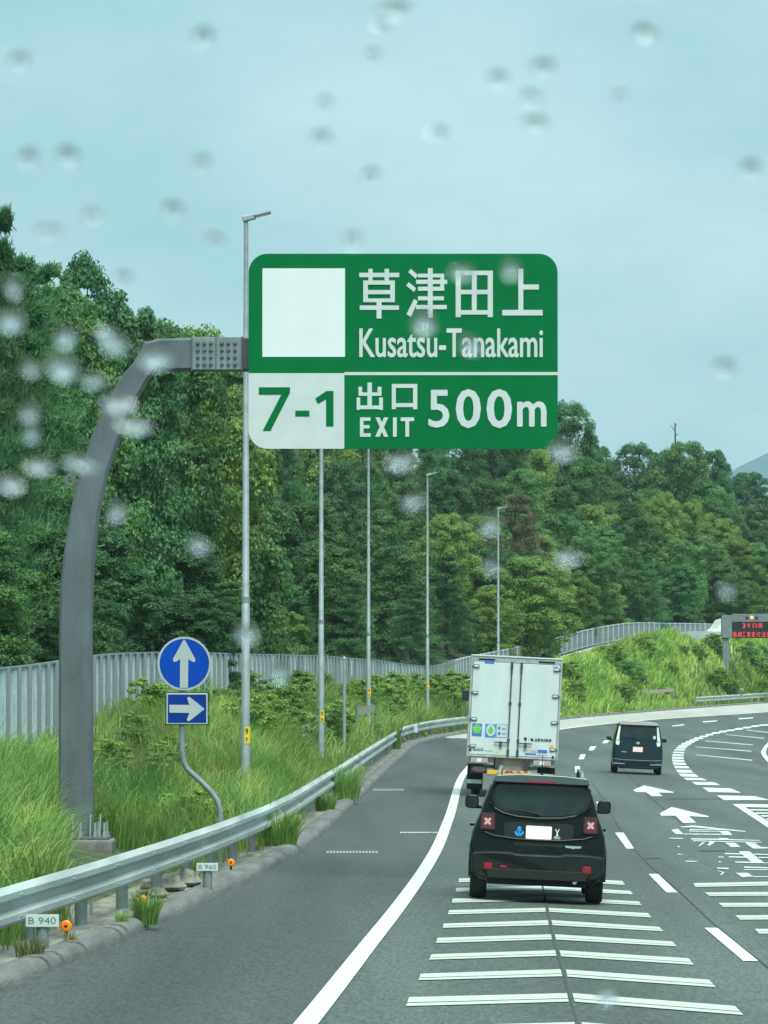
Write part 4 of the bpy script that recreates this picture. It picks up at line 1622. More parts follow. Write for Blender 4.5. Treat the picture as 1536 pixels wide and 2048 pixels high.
x0, x1, z0, z1 = SR(122, 1443, 98, 933)
mb = MB()
mb.prism(rrect(x0, x1, z0, z1, 0.27, 10), lambda a, b: (a, 0, b), lambda a, b: (a, 0.05, b))
mb.build('panel', SIGN_G, sgn)
x0, x1, z0, z1 = SR(181, 534, 161, 540)
flat_poly('blank_patch', [(x0, z0), (x1, z0), (x1, z1), (x0, z1)], SIGN_WB, sgn, -0.005)
x0, x1, z0, z1 = SR(122, 531, 610, 933)
r_ = 0.27
pts = [(x0, z1)] + [(x0 + r_ - r_ * math.cos(R(90 * k / 8)), z0 + r_ - r_ * math.sin(R(90 * k / 8))) for k in range(9)] + [(x1, z0), (x1, z1)]
flat_poly('number_field', pts, SIGN_W, sgn, -0.004)
x0, x1, z0, z1 = SR(531, 1443, 605, 618)
flat_poly('divider', [(x0, z0), (x1, z0), (x1, z1), (x0, z1)], SIGN_W, sgn, -0.004)
def strokes(name, polys, m_):
    """hand drawn glyph: overlapping strokes, each a hair proud of the one before"""
    f = K / 2.1333
    mb = MB()
    for k, poly in enumerate(polys):
        if len(poly) == 4 and not isinstance(poly[0], tuple):
            a, b, c_, d_ = poly
            poly = [(a, b), (c_, b), (c_, d_), (a, d_)]
        q = [((a - 122) * f, (933 - b) * f) for a, b in poly]
        yk = -0.0075 - 0.0003 * k
        mb.prism(q, lambda a, b: (a, yk, b), lambda a, b: (a, -0.0045, b))
    return mb.build(name, m_, sgn)


strokes('lettering', [(595, 180, 766, 199), (634, 163, 652, 216), (703, 163, 722, 216), (612, 216, 632, 304), (727, 216, 747, 304), (612, 213, 747, 231), (612, 254, 747, 272), (612, 290, 747, 306),
                      (597, 320, 765, 339), (669, 300, 690, 376)], SIGN_W)
strokes('lettering', [[(805, 178), (815, 163), (846, 190), (836, 206)], [(796, 235), (806, 220), (838, 246), (829, 263)], [(797, 358), (829, 292), (845, 302), (816, 369)],
                      (846, 184, 957, 200), (838, 210, 971, 228), (846, 240, 957, 257), (941, 184, 958, 257), (846, 281, 957, 298), (837, 318, 969, 336), (888, 160, 909, 373)], SIGN_W)
strokes('lettering', [(1007, 172, 1029, 370), (1144, 172, 1166, 370), (1007, 171, 1166, 190), (1010, 253, 1163, 272), (1009, 340, 1164, 359), (1076, 180, 1097, 350)], SIGN_W)
strokes('lettering', [(1275, 163, 1296, 352), (1285, 230, 1363, 252), (1206, 339, 1379, 363)], SIGN_W)
strokes('lettering', [(630, 650, 649, 760), (592, 668, 607, 706), (673, 668, 690, 706), (592, 692, 690, 707), (584, 714, 599, 767), (680, 714, 696, 767), (586, 748, 694, 764)], SIGN_W)
strokes('lettering', [(734, 657, 751, 764), (825, 657, 843, 764), (734, 656, 843, 673), (736, 738, 841, 755)], SIGN_W)
strokes('lettering', [[(166, 670), (299, 670), (299, 694), (216, 857), (182, 857), (262, 702), (166, 702)]], SIGN_G)
strokes('lettering', [[(455, 686), (485, 686), (485, 838), (453, 838), (453, 722), (418, 742), (407, 718)]], SIGN_G)
strokes('lettering', [(598, 799, 613, 882), (600, 799, 643, 814), (600, 832, 639, 846), (600, 867, 644, 882), [(664, 799), (682, 799), (719, 882), (701, 882)], [(701, 799), (719, 799), (682, 882), (663, 882)],
                      (739, 799, 755, 882), (772, 799, 829, 815), (792, 802, 808, 882)], SIGN_W)
for s, rc, m_, bd in [('Kusatsu-Tanakami', (597, 1378, 420, 541), SIGN_W, .016), ('5', (893, 977, 684, 840), SIGN_W, .02), ('0', (1012, 1110, 682, 841), SIGN_W, .03), ('0', (1143, 1243, 682, 841), SIGN_W, .03),
                      ('m', (1273, 1391, 734, 835), SIGN_W, .04)]:
    text_mesh(s, SR(*rc), m_, sgn, -0.008, bold=bd)
x0, x1, z0, z1 = SR(322, 382, 770, 795)
flat_poly('lettering', [(x0, z0), (x1, z0), (x1, z1), (x0, z1)], SIGN_G, sgn, -0.008, -0.0045)
for xx in (0.9, 2.2, 3.5):
    MB().box(xx - 0.05, xx + 0.05, 0.0502, 0.149, 0.3, 2.5).build('bracket', GALV_D, sgn)

# ------------------------------------------------------------------ blue signs on the bent pole
BY = 74.5
b0 = at(441, 1700, BY)
bz = float(zground(b0.x, BY))
bs = thing('arrow_sign', 'blue round ahead arrow sign over a blue square right arrow plate on bent pole', 'road sign', (b0.x, BY, bz))
o_ = Vector((b0.x, BY, bz))
BPx = lambda px, py, dy=0.0: at(px, py, BY) - o_ + Vector((0, dy, 0))
pts = [BPx(441, 1720), BPx(441, 1640), BPx(440, 1618), BPx(434, 1600), BPx(421, 1582), BPx(404, 1565), BPx(385, 1548), BPx(373, 1536), BPx(366, 1520), BPx(364, 1500), BPx(364, 1440), BPx(367, 1275)]
pts[0].z = -0.2
MB().tube(pts, 0.042, 12).build('pole', GALV, bs)
MB().tube([pts[0] + Vector((0, 0, 0.2)), pts[0] + Vector((0, 0, 0.75))], 0.07, 14).build('sleeve', GALV_D, bs)
c = BPx(369, 1327, -0.07)
rd = 53.5 * BY / FPX
MR = Matrix.Translation(c) @ Matrix.Rotation(R(90), 4, 'X')
d_ = MB()
d_.lathe([(0, 0.0), (rd, 0.0), (rd, -0.02), (0, -0.02)], 40, MR)
rnd = d_.build('round_plate', SIGN_W, bs)
d_ = MB()
d_.lathe([(0, 0.003), (rd * 0.925, 0.003), (rd * 0.925, 0.001)], 40, MR)
d_.build('blue_field', SIGN_B, rnd)


def sgn_poly(pts_, fx, fy, off, scl, yy_):
    res = []
    for a, b in pts_:
        p = BPx(off[0] + a / scl, off[1] + b / scl, 0)
        res.append((p.x, p.z))
    return res


# arrows (crop origin 290,1250, scale 8.906)
ar = [(700, 258), (720, 275), (895, 600), (902, 635), (885, 660), (855, 660), (775, 605), (768, 1120), (625, 1120), (630, 605), (555, 655), (520, 658), (500, 630), (505, 600), (682, 275)]
pp = sgn_poly(ar, 0, 0, (290, 1250), 8.906, 0)
mb = MB()
mb.prism(pp, lambda a, b: (a, c.y - 0.006, b), lambda a, b: (a, c.y - 0.0035, b))
mb.build('arrow', SIGN_W, rnd)
q0, q1 = BPx(290 + 385 / 8.906, 1250 + 1768 / 8.906), BPx(290 + 1120 / 8.906, 1250 + 1212 / 8.906)
sq = MB().box(q0.x, q1.x, -0.075, -0.055, q0.z, q1.z).build('square_plate', SIGN_W, bs, bevel=0.006)
MB().box(q0.x + 0.022, q1.x - 0.022, -0.0785, -0.0762, q0.z + 0.022, q1.z - 0.022).build('blue_field', SIGN_BD, sq)
MB().box(q0.x - 0.012, q1.x + 0.012, -0.054, -0.046, q0.z - 0.012, q1.z + 0.012).build('backing', PLASTIC, sq)
ar = [(438, 1420), (795, 1422), (755, 1310), (765, 1285), (795, 1278), (1060, 1490), (1062, 1500), (800, 1705), (770, 1715), (750, 1690), (755, 1670), (795, 1565), (440, 1560)]
pp = sgn_poly(ar, 0, 0, (290, 1250), 8.906, 0)
mb = MB()
mb.prism(pp, lambda a, b: (a, -0.082, b), lambda a, b: (a, -0.079, b))
mb.build('arrow', SIGN_W, sq)
for pz in (1300, 1350, 1418):
    p = BPx(366, pz)
    MB().box(p.x - 0.07, p.x + 0.07, -0.05, -0.03, p.z - 0.02, p.z + 0.02).build('clamp', GALV_D, bs)

# ------------------------------------------------------------------ kilometre plates
for (px0, px1, py0, py1, txt, base_py, lab) in [(51, 118, 1829, 1854, 'B 940', 1882, 'white B 940 plate under the guardrail near the left picture edge'),
                                                (393, 436, 1726, 1742, 'B 960', 1768, 'white B 960 plate on short post beside the bent blue sign pole')]:
    g = ground((px0 + px1) / 2, base_py + 12, zground)
    yp = g.y - (1.1 if txt == 'B 940' else 0.15)
    a, b = at(px0, py1, yp), at(px1, py0, yp)
    g.z = float(zground((a.x + b.x) / 2, yp))
    o = thing('distance_plate', lab, 'plate', ((a.x + b.x) / 2, yp, g.z))
    w, zl, zh = (b.x - a.x) / 2, a.z - g.z, b.z - g.z
    MB().box(-w, w, 0, 0.012, zl, zh).build('plate', SIGN_W, o, bevel=0.003)
    text_mesh(txt, (-w * 0.82, w * 0.82, zl + (zh - zl) * 0.24, zh - (zh - zl) * 0.22), PLATE_G, o, -0.002, bold=0.0)
    MB().tube([(0, 0.075, -0.15), (0, 0.075, zh - 0.02)], 0.06, 12).build('post', GALV_D, o)

# ------------------------------------------------------------------ lamp posts
LAMPS = [(95, 491.5, 440, 1470), (136, 642.5, 712, 1432), (184, 737, 870, 1385), (235, 855, 952, 1372), (271, 996.5, 1019, 1345)]
ORD = ['nearest tall lamp post rising past the left edge of the green sign', 'second lamp post, its head hidden behind the green sign, left below the panel',
       'third lamp post below the middle of the green sign', 'fourth lamp post with its head below the right end of the green sign', 'furthest lamp post standing above the white truck']
for (Y, px, ytop, ylab), lab in zip(LAMPS, ORD):
    s = FPX / Y
    x = (px - 768) / s
    zb_ = float(zground(x, Y))
    zt_ = CAM_H + (1350 - ytop) / s
    o = thing('lamp_post', lab, 'lamp post', (x, Y, zb_), (0, 0, 0), 'lamp posts along the guardrail')
    H = zt_ - zb_
    MB().tube([(0, 0, -0.3), (0, 0, H * 0.36), (0, 0, H * 0.361), (0, 0, H)], [0.088, 0.076, 0.069, 0.042], 14).build('pole', GALV, o)
    MB().tube([(0, 0, H * 0.355), (0, 0, H * 0.365)], 0.081, 14).build('collar', GALV_D, o)
    MB().lathe([(0.12, 0.0), (0.12, 0.03), (0.0, 0.03)], 14).build('base_flange', GALV_D, o)
    mb = MB()
    A = Matrix.Translation((0, 0, H)) @ Matrix.Rotation(R(-13), 4, 'Y')
    mb.box(-0.06, 0.20, -0.075, 0.075, -0.01, 0.10, M=A)
    hd = mb.build('lamp_head', GALV, o, bevel=0.02)
    mb = MB()
    mb.box(0.17, 0.50, -0.10, 0.10, 0.03, 0.085, M=A)
    mb.build('lamp_body', GALV_D, hd, bevel=0.02)
    mb = MB()
    mb.box(0.20, 0.47, -0.08, 0.08, 0.018, 0.029, M=A)
    mb.build('lens', CLEARL, hd)
    zl = CAM_H + (1350 - ylab) / s - zb_
    mb = MB()
    for k in range(0, 4):
        a0, a1 = R(270 + k * 22 - 11), R(270 + k * 22 + 11)
        r1 = 0.090
        mb.add([(r1 * math.cos(a0), r1 * math.sin(a0), zl - 0.16), (r1 * math.cos(a1), r1 * math.sin(a1), zl - 0.16), (r1 * math.cos(a1), r1 * math.sin(a1), zl + 0.16), (r1 * math.cos(a0), r1 * math.sin(a0), zl + 0.16)], [(0, 1, 2, 3)], 0, True)
    lb = mb.build('number_label', SIGN_Y, o)
    text_mesh('9', (0.0, 0.05, zl + 0.02, zl + 0.13), BLACKM, lb, -0.094, bold=0.02)
    text_mesh('7' if px < 500 else '8', (0.005, 0.045, zl - 0.13, zl - 0.05), BLACKM, lb, -0.094, bold=0.02)

# thin grey post without a head
p = at(688.5, 1318, 150)
zg = float(zground(p.x, 150))
o = thing('grey_post', 'thin grey post without a lamp between the second and third lamp posts', 'post', (p.x, 150, zg))
H = p.z - zg
MB().tube([(0, 0, -0.2), (0, 0, H)], 0.052, 12).build('shaft', GALV, o)
MB().lathe([(0.056, H - 0.02), (0.06, H + 0.02), (0.03, H + 0.07), (0.0, H + 0.08)], 12).build('cap', GALV, o)

# ------------------------------------------------------------------ fence along the foot of the wood
fence = thing('metal_fence', 'long pale grey corrugated metal fence along the foot of the wood', 'fence', (0, 0, 0))
PWID = 1.0


def corr_panel(h, w=PWID, n=7, m=FENCE):
    """corrugated sheet, local x along the fence"""
    mb = MB()
    xs = []
    for k in range(n):
        a = k / n * w
        q = w / n
        xs += [(a, 0.0), (a + q * 0.34, 0.0), (a + q * 0.46, -0.012), (a + q * 0.84, -0.012), (a + q * 0.97, 0.0)]
    xs.append((w - 0.012, 0.0))
    nrow = 2
    vs_ = [(x, y_, z) for z in (0.02, h) for x, y_ in xs]
    L_ = len(xs)
    fs = [(i, i + 1, L_ + i + 1, L_ + i) for i in range(L_ - 1)]
    mb.add(vs_, fs)
    return mb.mesh('panel', m)


PANEL = corr_panel(1.9)
postm = MB().box(-0.04, 0.04, -0.05, 0.05, -0.3, 1.93)
FPOST = postm.mesh('post', FENCE_D)
capm = MB().box(0, 2 * PWID, -0.05, 0.03, 1.9, 1.94)
FCAP = capm.mesh('top_rail', FENCE_D)


def fence_line(y0, y1, step):
    """points along the fence curve at equal arc steps"""
    pts = []
    yy = np.linspace(y0, y1, 2000)
    xx = XF(yy)
    ss = np.concatenate([[0], np.cumsum(np.hypot(np.diff(xx), np.diff(yy)))])
    for s in np.arange(0, ss[-1], step):
        y = float(np.interp(s, ss, yy))
        pts.append((float(XF(y)), y))
    return pts


pts = fence_line(86, 300, PWID)
for i in range(len(pts) - 1):
    (xa, ya), (xb, yb) = pts[i], pts[i + 1]
    za, zb_ = float(ZT(ya)), float(ZT(yb))
    ang = math.atan2(yb - ya, xb - xa)
    zt_ = za - 1.9
    o = link(bpy.data.objects.new('panel', PANEL), fence)
    o.location = (xa, ya, zt_ + random.uniform(-0.012, 0.012))
    o.rotation_euler = (0, -math.atan2(zb_ - za, PWID), ang + random.uniform(-0.03, 0.03))
    if i % 2 == 0:
        o = link(bpy.data.objects.new('post', FPOST), fence)
        o.location = (xa - 0.06 * math.sin(ang) * -1, ya + 0.06, zt_)
        o.rotation_euler = (0, 0, ang)
        o = link(bpy.data.objects.new('top_rail', FCAP), fence)
        o.location = (xa, ya, zt_)
        o.rotation_euler = (0, -math.atan2(zb_ - za, PWID), ang)

# railing of the upper slip road: bars over a low concrete edge
rail = thing('slip_road_railing', 'grey barred railing curving along the upper slip road below the wood', 'railing', (0, 0, 0))
mb = MB()
for k in range(10):
    mb.box(0.02 + k * 0.2, 0.085 + k * 0.2, -0.02, 0.02, 0.1, 1.25)
BARS = mb.mesh('bars', FENCE_D)
mb = MB()
mb.box(0, 2.0, -0.03, 0.03, 1.25, 1.31)
TOPR = mb.mesh('top_rail', FENCE)
mb = MB()
mb.box(0, 2.0, -0.03, 0.03, 0.08, 0.14)
BOTR = mb.mesh('bottom_rail', FENCE)
mb = MB()
mb.box(-0.05, 0.05, -0.045, 0.045, -0.3, 1.34)
RPOST = mb.mesh('post', FENCE)
mb = MB()
mb.box(0.06, 1.94, 0.022, 0.03, 0.15, 1.24)
INFILL = mb.mesh('panel', FENCE)
pts = fence_line(298, 500, 2.0)
for i in range(len(pts) - 1):
    (xa, ya), (xb, yb) = pts[i], pts[i + 1]
    ang = math.atan2(yb - ya, xb - xa)
    za, zb_ = float(ZT(ya)), float(ZT(yb))
    for nm, me in (('bars', BARS), ('top_rail', TOPR), ('bottom_rail', BOTR), ('post', RPOST), ('panel', INFILL)):
        o = link(bpy.data.objects.new(nm, me), rail)
        o.location = (xa, ya, za - 1.32)
        o.rotation_euler = (0, -math.atan2(zb_ - za, 2.0) if nm != 'post' else 0, ang)
# white guard wall at the front edge of the slip road
wallp = group_root('slip_road_parapet')
yy = np.arange(372, 470, 3.0)
PP = [(0.0, -0.3), (0.0, 0.62), (0.16, 0.62), (0.16, -0.3)]
for a, b in zip(yy[:-1:2], yy[2::2]):
    sweep('parapet_block', PP, a + 0.02, b - 0.02, 1.5, lambda y: XF(y) + PW(y) * 0.97, lambda y: ZT(y) - FH(y), TRUCK_W, wallp, smooth=False)

# ------------------------------------------------------------------ vehicles
def car_body(name, prof, stations, m, parent, rake=0.13, sharp=40):
    """loft: prof = half outline (x, z) bottom centre -> roof centre; stations = (y, xscale, ztop, zmin)"""
    full = [(-x, z) for x, z in prof[::-1]][:-1] + list(prof)
    # full runs roof centre(left) ... bottom ... roof centre (right): drop the double roof point
    full = full[:-1] if abs(full[0][0]) < 1e-6 and abs(full[-1][0]) < 1e-6 else full
    n = len(full)
    rings = []
    cz = 0.95
    for s, dy in ((0.86, -0.0), (0.95, 0.012), (0.985, 0.045)):
        rings.append([(x * s, rake * (z - 0.3) + dy, cz + (z - cz) * s) for x, z in full])
    for (y_, xs, zt_, zm) in stations:
        rings.append([(x * (xs if z < 1.0 else xs ** 1.3), y_ + (rake * (z - 0.3) if y_ < 0.5 else 0), max(min(z, zt_), zm)) for x, z in full])
    V = [p for r in rings for p in r]
    F = [(i * n + k, i * n + (k + 1) % n, (i + 1) * n + (k + 1) % n, (i + 1) * n + k) for i in range(len(rings) - 1) for k in range(n)]
    mb = MB()
    mb.add(V, F, 0, True)
    mb.add(rings[0], [tuple(range(n))], 0, False)
    mb.add(rings[-1], [tuple(range(n - 1, -1, -1))], 0, True)
    return mb.build(name, m, parent, sharp=sharp)


def rear_part(name, poly, m, parent, rake, y0, proud, bevel=0.0):
    """outline (x, z) standing PROUD in front of the raked rear plane shifted by y0"""
    mb = MB()
    f0 = lambda x, z: (x, rake * (z - 0.3) + y0 - proud, z)
    f1 = lambda x, z: (x, rake * (z - 0.3) + y0 + 0.02, z)
    mb.prism(poly, f0, f1)
    return mb.build(name, m, parent, bevel=bevel)


def wheel(parent, x, y, r, w, side):
    M_ = Matrix.Translation((x, y, r)) @ Matrix.Rotation(R(90), 4, 'Y')
    t = bpy.data.objects.new('wheel', None)
    link(t, parent)
    mb = MB()
    mb.lathe([(r * 0.62, -w / 2), (r * 0.93, -w / 2), (r, -w / 2 + 0.03), (r, w / 2 - 0.03), (r * 0.93, w / 2), (r * 0.62, w / 2), (r * 0.62, -w / 2)], 28, M_)
    mb.build('tyre', TYRE, t)
    mb = MB()
    mb.lathe([(0, w * 0.42 * side), (r * 0.2, w * 0.42 * side), (r * 0.3, w * 0.3 * side), (r * 0.62, w * 0.38 * side), (r * 0.62, -w * 0.3 * side), (0, -w * 0.3 * side)], 20, M_)
    mb.build('rim', RIM, t)


def mirror(parent, side, x, y, z, w, h, m=CARBLK):
    o = MB()
    sx = side
    pts_ = rrect(-w / 2, w / 2, -h / 2, h / 2, min(w, h) * 0.28, 4)
    o.prism(pts_, lambda a, b: (x + a, y - 0.06, z + b), lambda a, b: (x + a * 0.8, y + 0.09, z + b * 0.8))
    k = o.build('mirror', m, parent, bevel=0.01)
    g = MB()
    pts_ = rrect(-w / 2 + 0.018, w / 2 - 0.018, -h / 2 + 0.018, h / 2 - 0.018, min(w, h) * 0.2, 4)
    g.prism(pts_, lambda a, b: (x + a, y - 0.064, z + b), lambda a, b: (x + a, y - 0.0605, z + b))
    g.build('mirror_glass', GLASS, k)
    s = MB()
    s.box(min(x, x - sx * (w * 0.75)), max(x, x - sx * (w * 0.75)), y - 0.01, y + 0.05, z - h * 0.5, z - h * 0.28)
    s.build('mirror_arm', m, k)


def vehicle_at(name, label, cat, Y, px, yaw=0.0, group=None, roll=CROSS, dz=0.0):
    x = (px - 768) * Y / FPX
    z = float(zroad(x, Y)) + 0.012 + dz
    return thing(name, label, cat, (x, Y, z), (0, roll, yaw), group)


# ---- black SUV in our lane
RK = 0.16
suv = vehicle_at('parked_suv'.replace('parked_', ''), 'black SUV with square red tail lights driving behind the white truck', 'car', 66.5, 1071, R(-1.2))
prof = [(0, 0.24), (0.60, 0.24), (0.78, 0.27), (0.875, 0.36), (0.905, 0.55), (0.905, 0.74), (0.885, 0.90), (0.835, 1.04), (0.795, 1.13), (0.745, 1.30), (0.69, 1.46), (0.63, 1.575), (0.55, 1.635), (0.32, 1.668), (0, 1.676)]
st_ = [(0.10, 1.0, 1.70, 0.24), (0.40, 1.0, 1.70, 0.24), (1.2, 1.0, 1.70, 0.24), (2.35, 0.99, 1.66, 0.24), (2.95, 0.97, 1.14, 0.24), (3.9, 0.95, 1.03, 0.26), (4.18, 0.88, 0.85, 0.32)]
car_body('body', prof, st_, CARBLK, suv, RK)
# rear window
rw = [(-0.60, 1.50), (-0.59, 1.36), (-0.56, 1.26), (-0.48, 1.19), (-0.30, 1.155), (0, 1.14), (0.30, 1.155), (0.48, 1.19), (0.58, 1.26), (0.625, 1.36), (0.63, 1.50), (0.55, 1.545), (0, 1.565), (-0.53, 1.545)]
rear_part('window_surround', [(x * 1.07, 1.35 + (z - 1.35) * 1.09) for x, z in rw], PLASTIC_D, suv, RK, 0.0, 0.006)
rear_part('rear_window', rw, GLASS, suv, RK, 0.0, 0.012)
rear_part('window_lip', [(-0.67, 1.28), (-0.60, 1.20), (-0.48, 1.145), (-0.30, 1.105), (0, 1.09), (0.30, 1.105), (0.48, 1.145), (0.60, 1.20), (0.68, 1.28), (0.68, 1.31), (0.60, 1.235), (0.49, 1.175), (0.30, 1.135), (0, 1.12), (-0.30, 1.135), (-0.49, 1.175),
                          (-0.60, 1.235), (-0.66, 1.31)], CARBLK, suv, RK, 0.0, 0.03, 0.008)
# roof edge spoiler
sp = MB()
sp.prism([(-0.64, 1.575), (0.66, 1.575), (0.62, 1.665), (0.30, 1.69), (-0.30, 1.69), (-0.60, 1.665)], lambda x, z: (x, 0.06 + 0.16 * (z - 1.575), z), lambda x, z: (x, 0.5, z - 0.006))
SUV_SHEEN = mat('car_black_sky_sheen', (0.05, 0.065, 0.065), 0.22, coat=0.5)  # paler copy of the body black, sky reflection put into the colour
spo = sp.build('spoiler', SUV_SHEEN, suv, bevel=0.012)
MB().box(-0.20, 0.20, 0.052, 0.075, 1.582, 1.602).build('brake_light', REDB, spo)
for sx in (-1, 1):
    mb = MB()
    mb.tube([(sx * 0.56, 0.50, 1.63), (sx * 0.55, 0.56, 1.72), (sx * 0.54, 0.75, 1.735), (sx * 0.53, 2.1, 1.735), (sx * 0.53, 2.3, 1.65)], 0.026, 8)
    mb.build('roof_rail', GALV_D, suv)
mb = MB()
mb.tube([(0.01, 0.45, 1.66), (0.01, 0.44, 1.70)], [0.035, 0.018], 10)
mb.tube([(0.01, 0.44, 1.70), (0.01, 0.36, 1.95)], [0.007, 0.004], 6)
mb.build('antenna', PLASTIC_D, suv)
# wiper
mb = MB()
fw = lambda x, z, d: Vector((x, RK * (z - 0.3) - d, z))
mb.tube([fw(0.0, 1.16, 0.03), fw(-0.22, 1.20, 0.035), fw(-0.40, 1.205, 0.035)], [0.018, 0.012, 0.008], 6)
mb.build('wiper', PLASTIC_D, suv)
# tail lights: square lamp, dark frame, pale X
for sx, cx in ((-1, -0.685), (1, 0.685)):
    fr = rear_part('tail_light', rrect(cx - 0.105, cx + 0.105, 0.925, 1.155, 0.03, 4), PLASTIC, suv, RK, 0.0, 0.055, 0.01)
    rear_part('lens', rrect(cx - 0.08, cx + 0.08, 0.95, 1.13, 0.02, 4), REDL, fr, RK, -0.055, 0.006)
    xm = []
    for k in range(24):
        a = R(15 * k)
        rr = 0.026 + 0.034 * abs(math.cos(2 * (a - R(45)) / 1.0)) ** 2
        xm.append((cx + rr * math.cos(a), 1.045 + rr * 1.05 * math.sin(a)))
    rear_part('cross_mark', xm, PINKL, fr, RK, -0.062, 0.004)
# tailgate inset around the plate, plate and stickers
rear_part('plate_recess', [(-0.44, 0.80), (0.44, 0.80), (0.47, 1.02), (0.42, 1.05), (-0.42, 1.05), (-0.47, 1.02)], PLASTIC, suv, RK, 0.0, 0.004)
rear_part('number_plate', rrect(-0.172, 0.172, 0.835, 1.008, 0.015, 3), PLATE_W, suv, RK, -0.004, 0.014, 0.003)
rear_part('tailgate_lip', [(-0.76, 0.90), (-0.60, 0.845), (-0.30, 0.815), (0, 0.81), (0.30, 0.815), (0.60, 0.845), (0.76, 0.90), (0.76, 0.925), (0.60, 0.868), (0.30, 0.836), (0, 0.832), (-0.30, 0.836), (-0.60, 0.868), (-0.76, 0.925)], CARBLK, suv, RK, 0.0, 0.035, 0.006)
rear_part('badge', [(0.35, 0.765), (0.58, 0.765), (0.56, 0.738), (0.49, 0.735), (0.465, 0.722), (0.44, 0.735), (0.37, 0.738)], CHROME, suv, RK, 0.0, 0.012)
for sx in (-1, 1):
    rear_part('panel_gap', [(sx * 0.575, 0.69), (sx * 0.583, 0.69), (sx * 0.600, 0.92), (sx * 0.592, 0.92)], PLASTIC_D, suv, RK, 0.0, 0.003)
    rear_part('panel_gap', [(sx * 0.570, 1.16), (sx * 0.578, 1.16), (sx * 0.660, 1.25), (sx * 0.652, 1.25)], PLASTIC_D, suv, RK, 0.0, 0.003)
rear_part('handle_strip', [(-0.34, 0.79), (0.34, 0.79), (0.32, 0.745), (-0.32, 0.745)], PLASTIC_D, suv, RK, 0.0, 0.006)
# anchor sticker
an = []
rear_f = lambda d: (lambda x, z: (x, RK * (z - 0.3) - d, z))


def decal(name, polys, m, parent, d):
    mb = MB()
    for poly in polys:
        mb.prism(poly, rear_f(d), rear_f(d - 0.0025))
    return mb.build(name, m, parent)


ring = [(-0.26 + 0.026 * math.cos(R(30 * k)), 0.972 + 0.022 * math.sin(R(30 * k))) for k in range(12)]
arc = [(-0.26 + 0.062 * math.cos(R(180 + 15 * k)), 0.925 + 0.062 * math.sin(R(180 + 15 * k))) for k in range(13)] + [(-0.26 + 0.036 * math.cos(R(360 - 15 * k)), 0.932 + 0.036 * math.sin(R(360 - 15 * k))) for k in range(13)]
decal('anchor_sticker', [ring, [(-0.27, 0.87), (-0.25, 0.87), (-0.25, 0.955), (-0.27, 0.955)], [(-0.295, 0.935), (-0.225, 0.935), (-0.225, 0.95), (-0.295, 0.95)], arc], BLUEB, suv, 0.011)
st2 = decal('white_sticker', [[(0.215, 0.98), (0.228, 0.98), (0.245, 0.94), (0.262, 0.98), (0.275, 0.98), (0.252, 0.925), (0.262, 0.885), (0.228, 0.885), (0.238, 0.925)]], SIGN_W, suv, 0.011)
text_mesh('PRO', (0.205, 0.285, 0.845, 0.88), SIGN_W, st2, bold=0.03, fn=lambda x, z: (x, RK * (z - 0.3) - 0.011, z))
# bumper: grey plastic with a raised centre
bp = [(-0.905, 0.40), (-0.90, 0.62), (-0.86, 0.64), (-0.62, 0.655), (-0.36, 0.655), (-0.30, 0.635), (0.30, 0.635), (0.36, 0.655), (0.62, 0.655), (0.86, 0.64), (0.90, 0.62), (0.905, 0.40), (0.84, 0.33), (0.50, 0.29), (-0.50, 0.29), (-0.84, 0.33)]
mb = MB()
mb.prism(bp, lambda x, z: (x * 0.965, -0.085 + 0.06 * abs(x) ** 3, z), lambda x, z: (x, 0.30, z))
bump_o = mb.build('bumper', PLASTIC, suv, bevel=0.025)
mb = MB()
mb.prism([(-0.70, 0.43), (0.70, 0.43), (0.64, 0.30), (-0.64, 0.30)], lambda x, z: (x, -0.102, z), lambda x, z: (x, 0.0, z))
mb.build('skid_plate', PLASTIC_D, bump_o, bevel=0.01)
MB().box(-0.66, 0.66, 0.0, 0.5, 0.22, 0.31).build('underbody', PLASTIC_D, suv)
for (cx, w_, h_) in ((-0.45, 0.09, 0.03), (0.655, 0.115, 0.095)):
    mb = MB()
    mb.prism(rrect(cx - w_ / 2, cx + w_ / 2, 0.455 - h_ / 2, 0.455 + h_ / 2, h_ * 0.25, 4), lambda x, z: (x, -0.098 + 0.045 * abs(x) ** 3, z), lambda x, z: (x, -0.02, z))
    mb.build('reflector', REDB, bump_o, bevel=0.004)
mb = MB()
mb.prism(rrect(-0.655 - 0.057, -0.655 + 0.057, 0.41, 0.50, 0.02, 4), lambda x, z: (x, -0.098 + 0.045 * abs(x) ** 3, z), lambda x, z: (x, -0.02, z))
mb.build('reflector', REDB, bump_o, bevel=0.004)
mb = MB()
mb.tube([(0.50, -0.06, 0.29), (0.50, 0.2, 0.29)], 0.03, 10)
mb.build('exhaust', CHROME, suv)
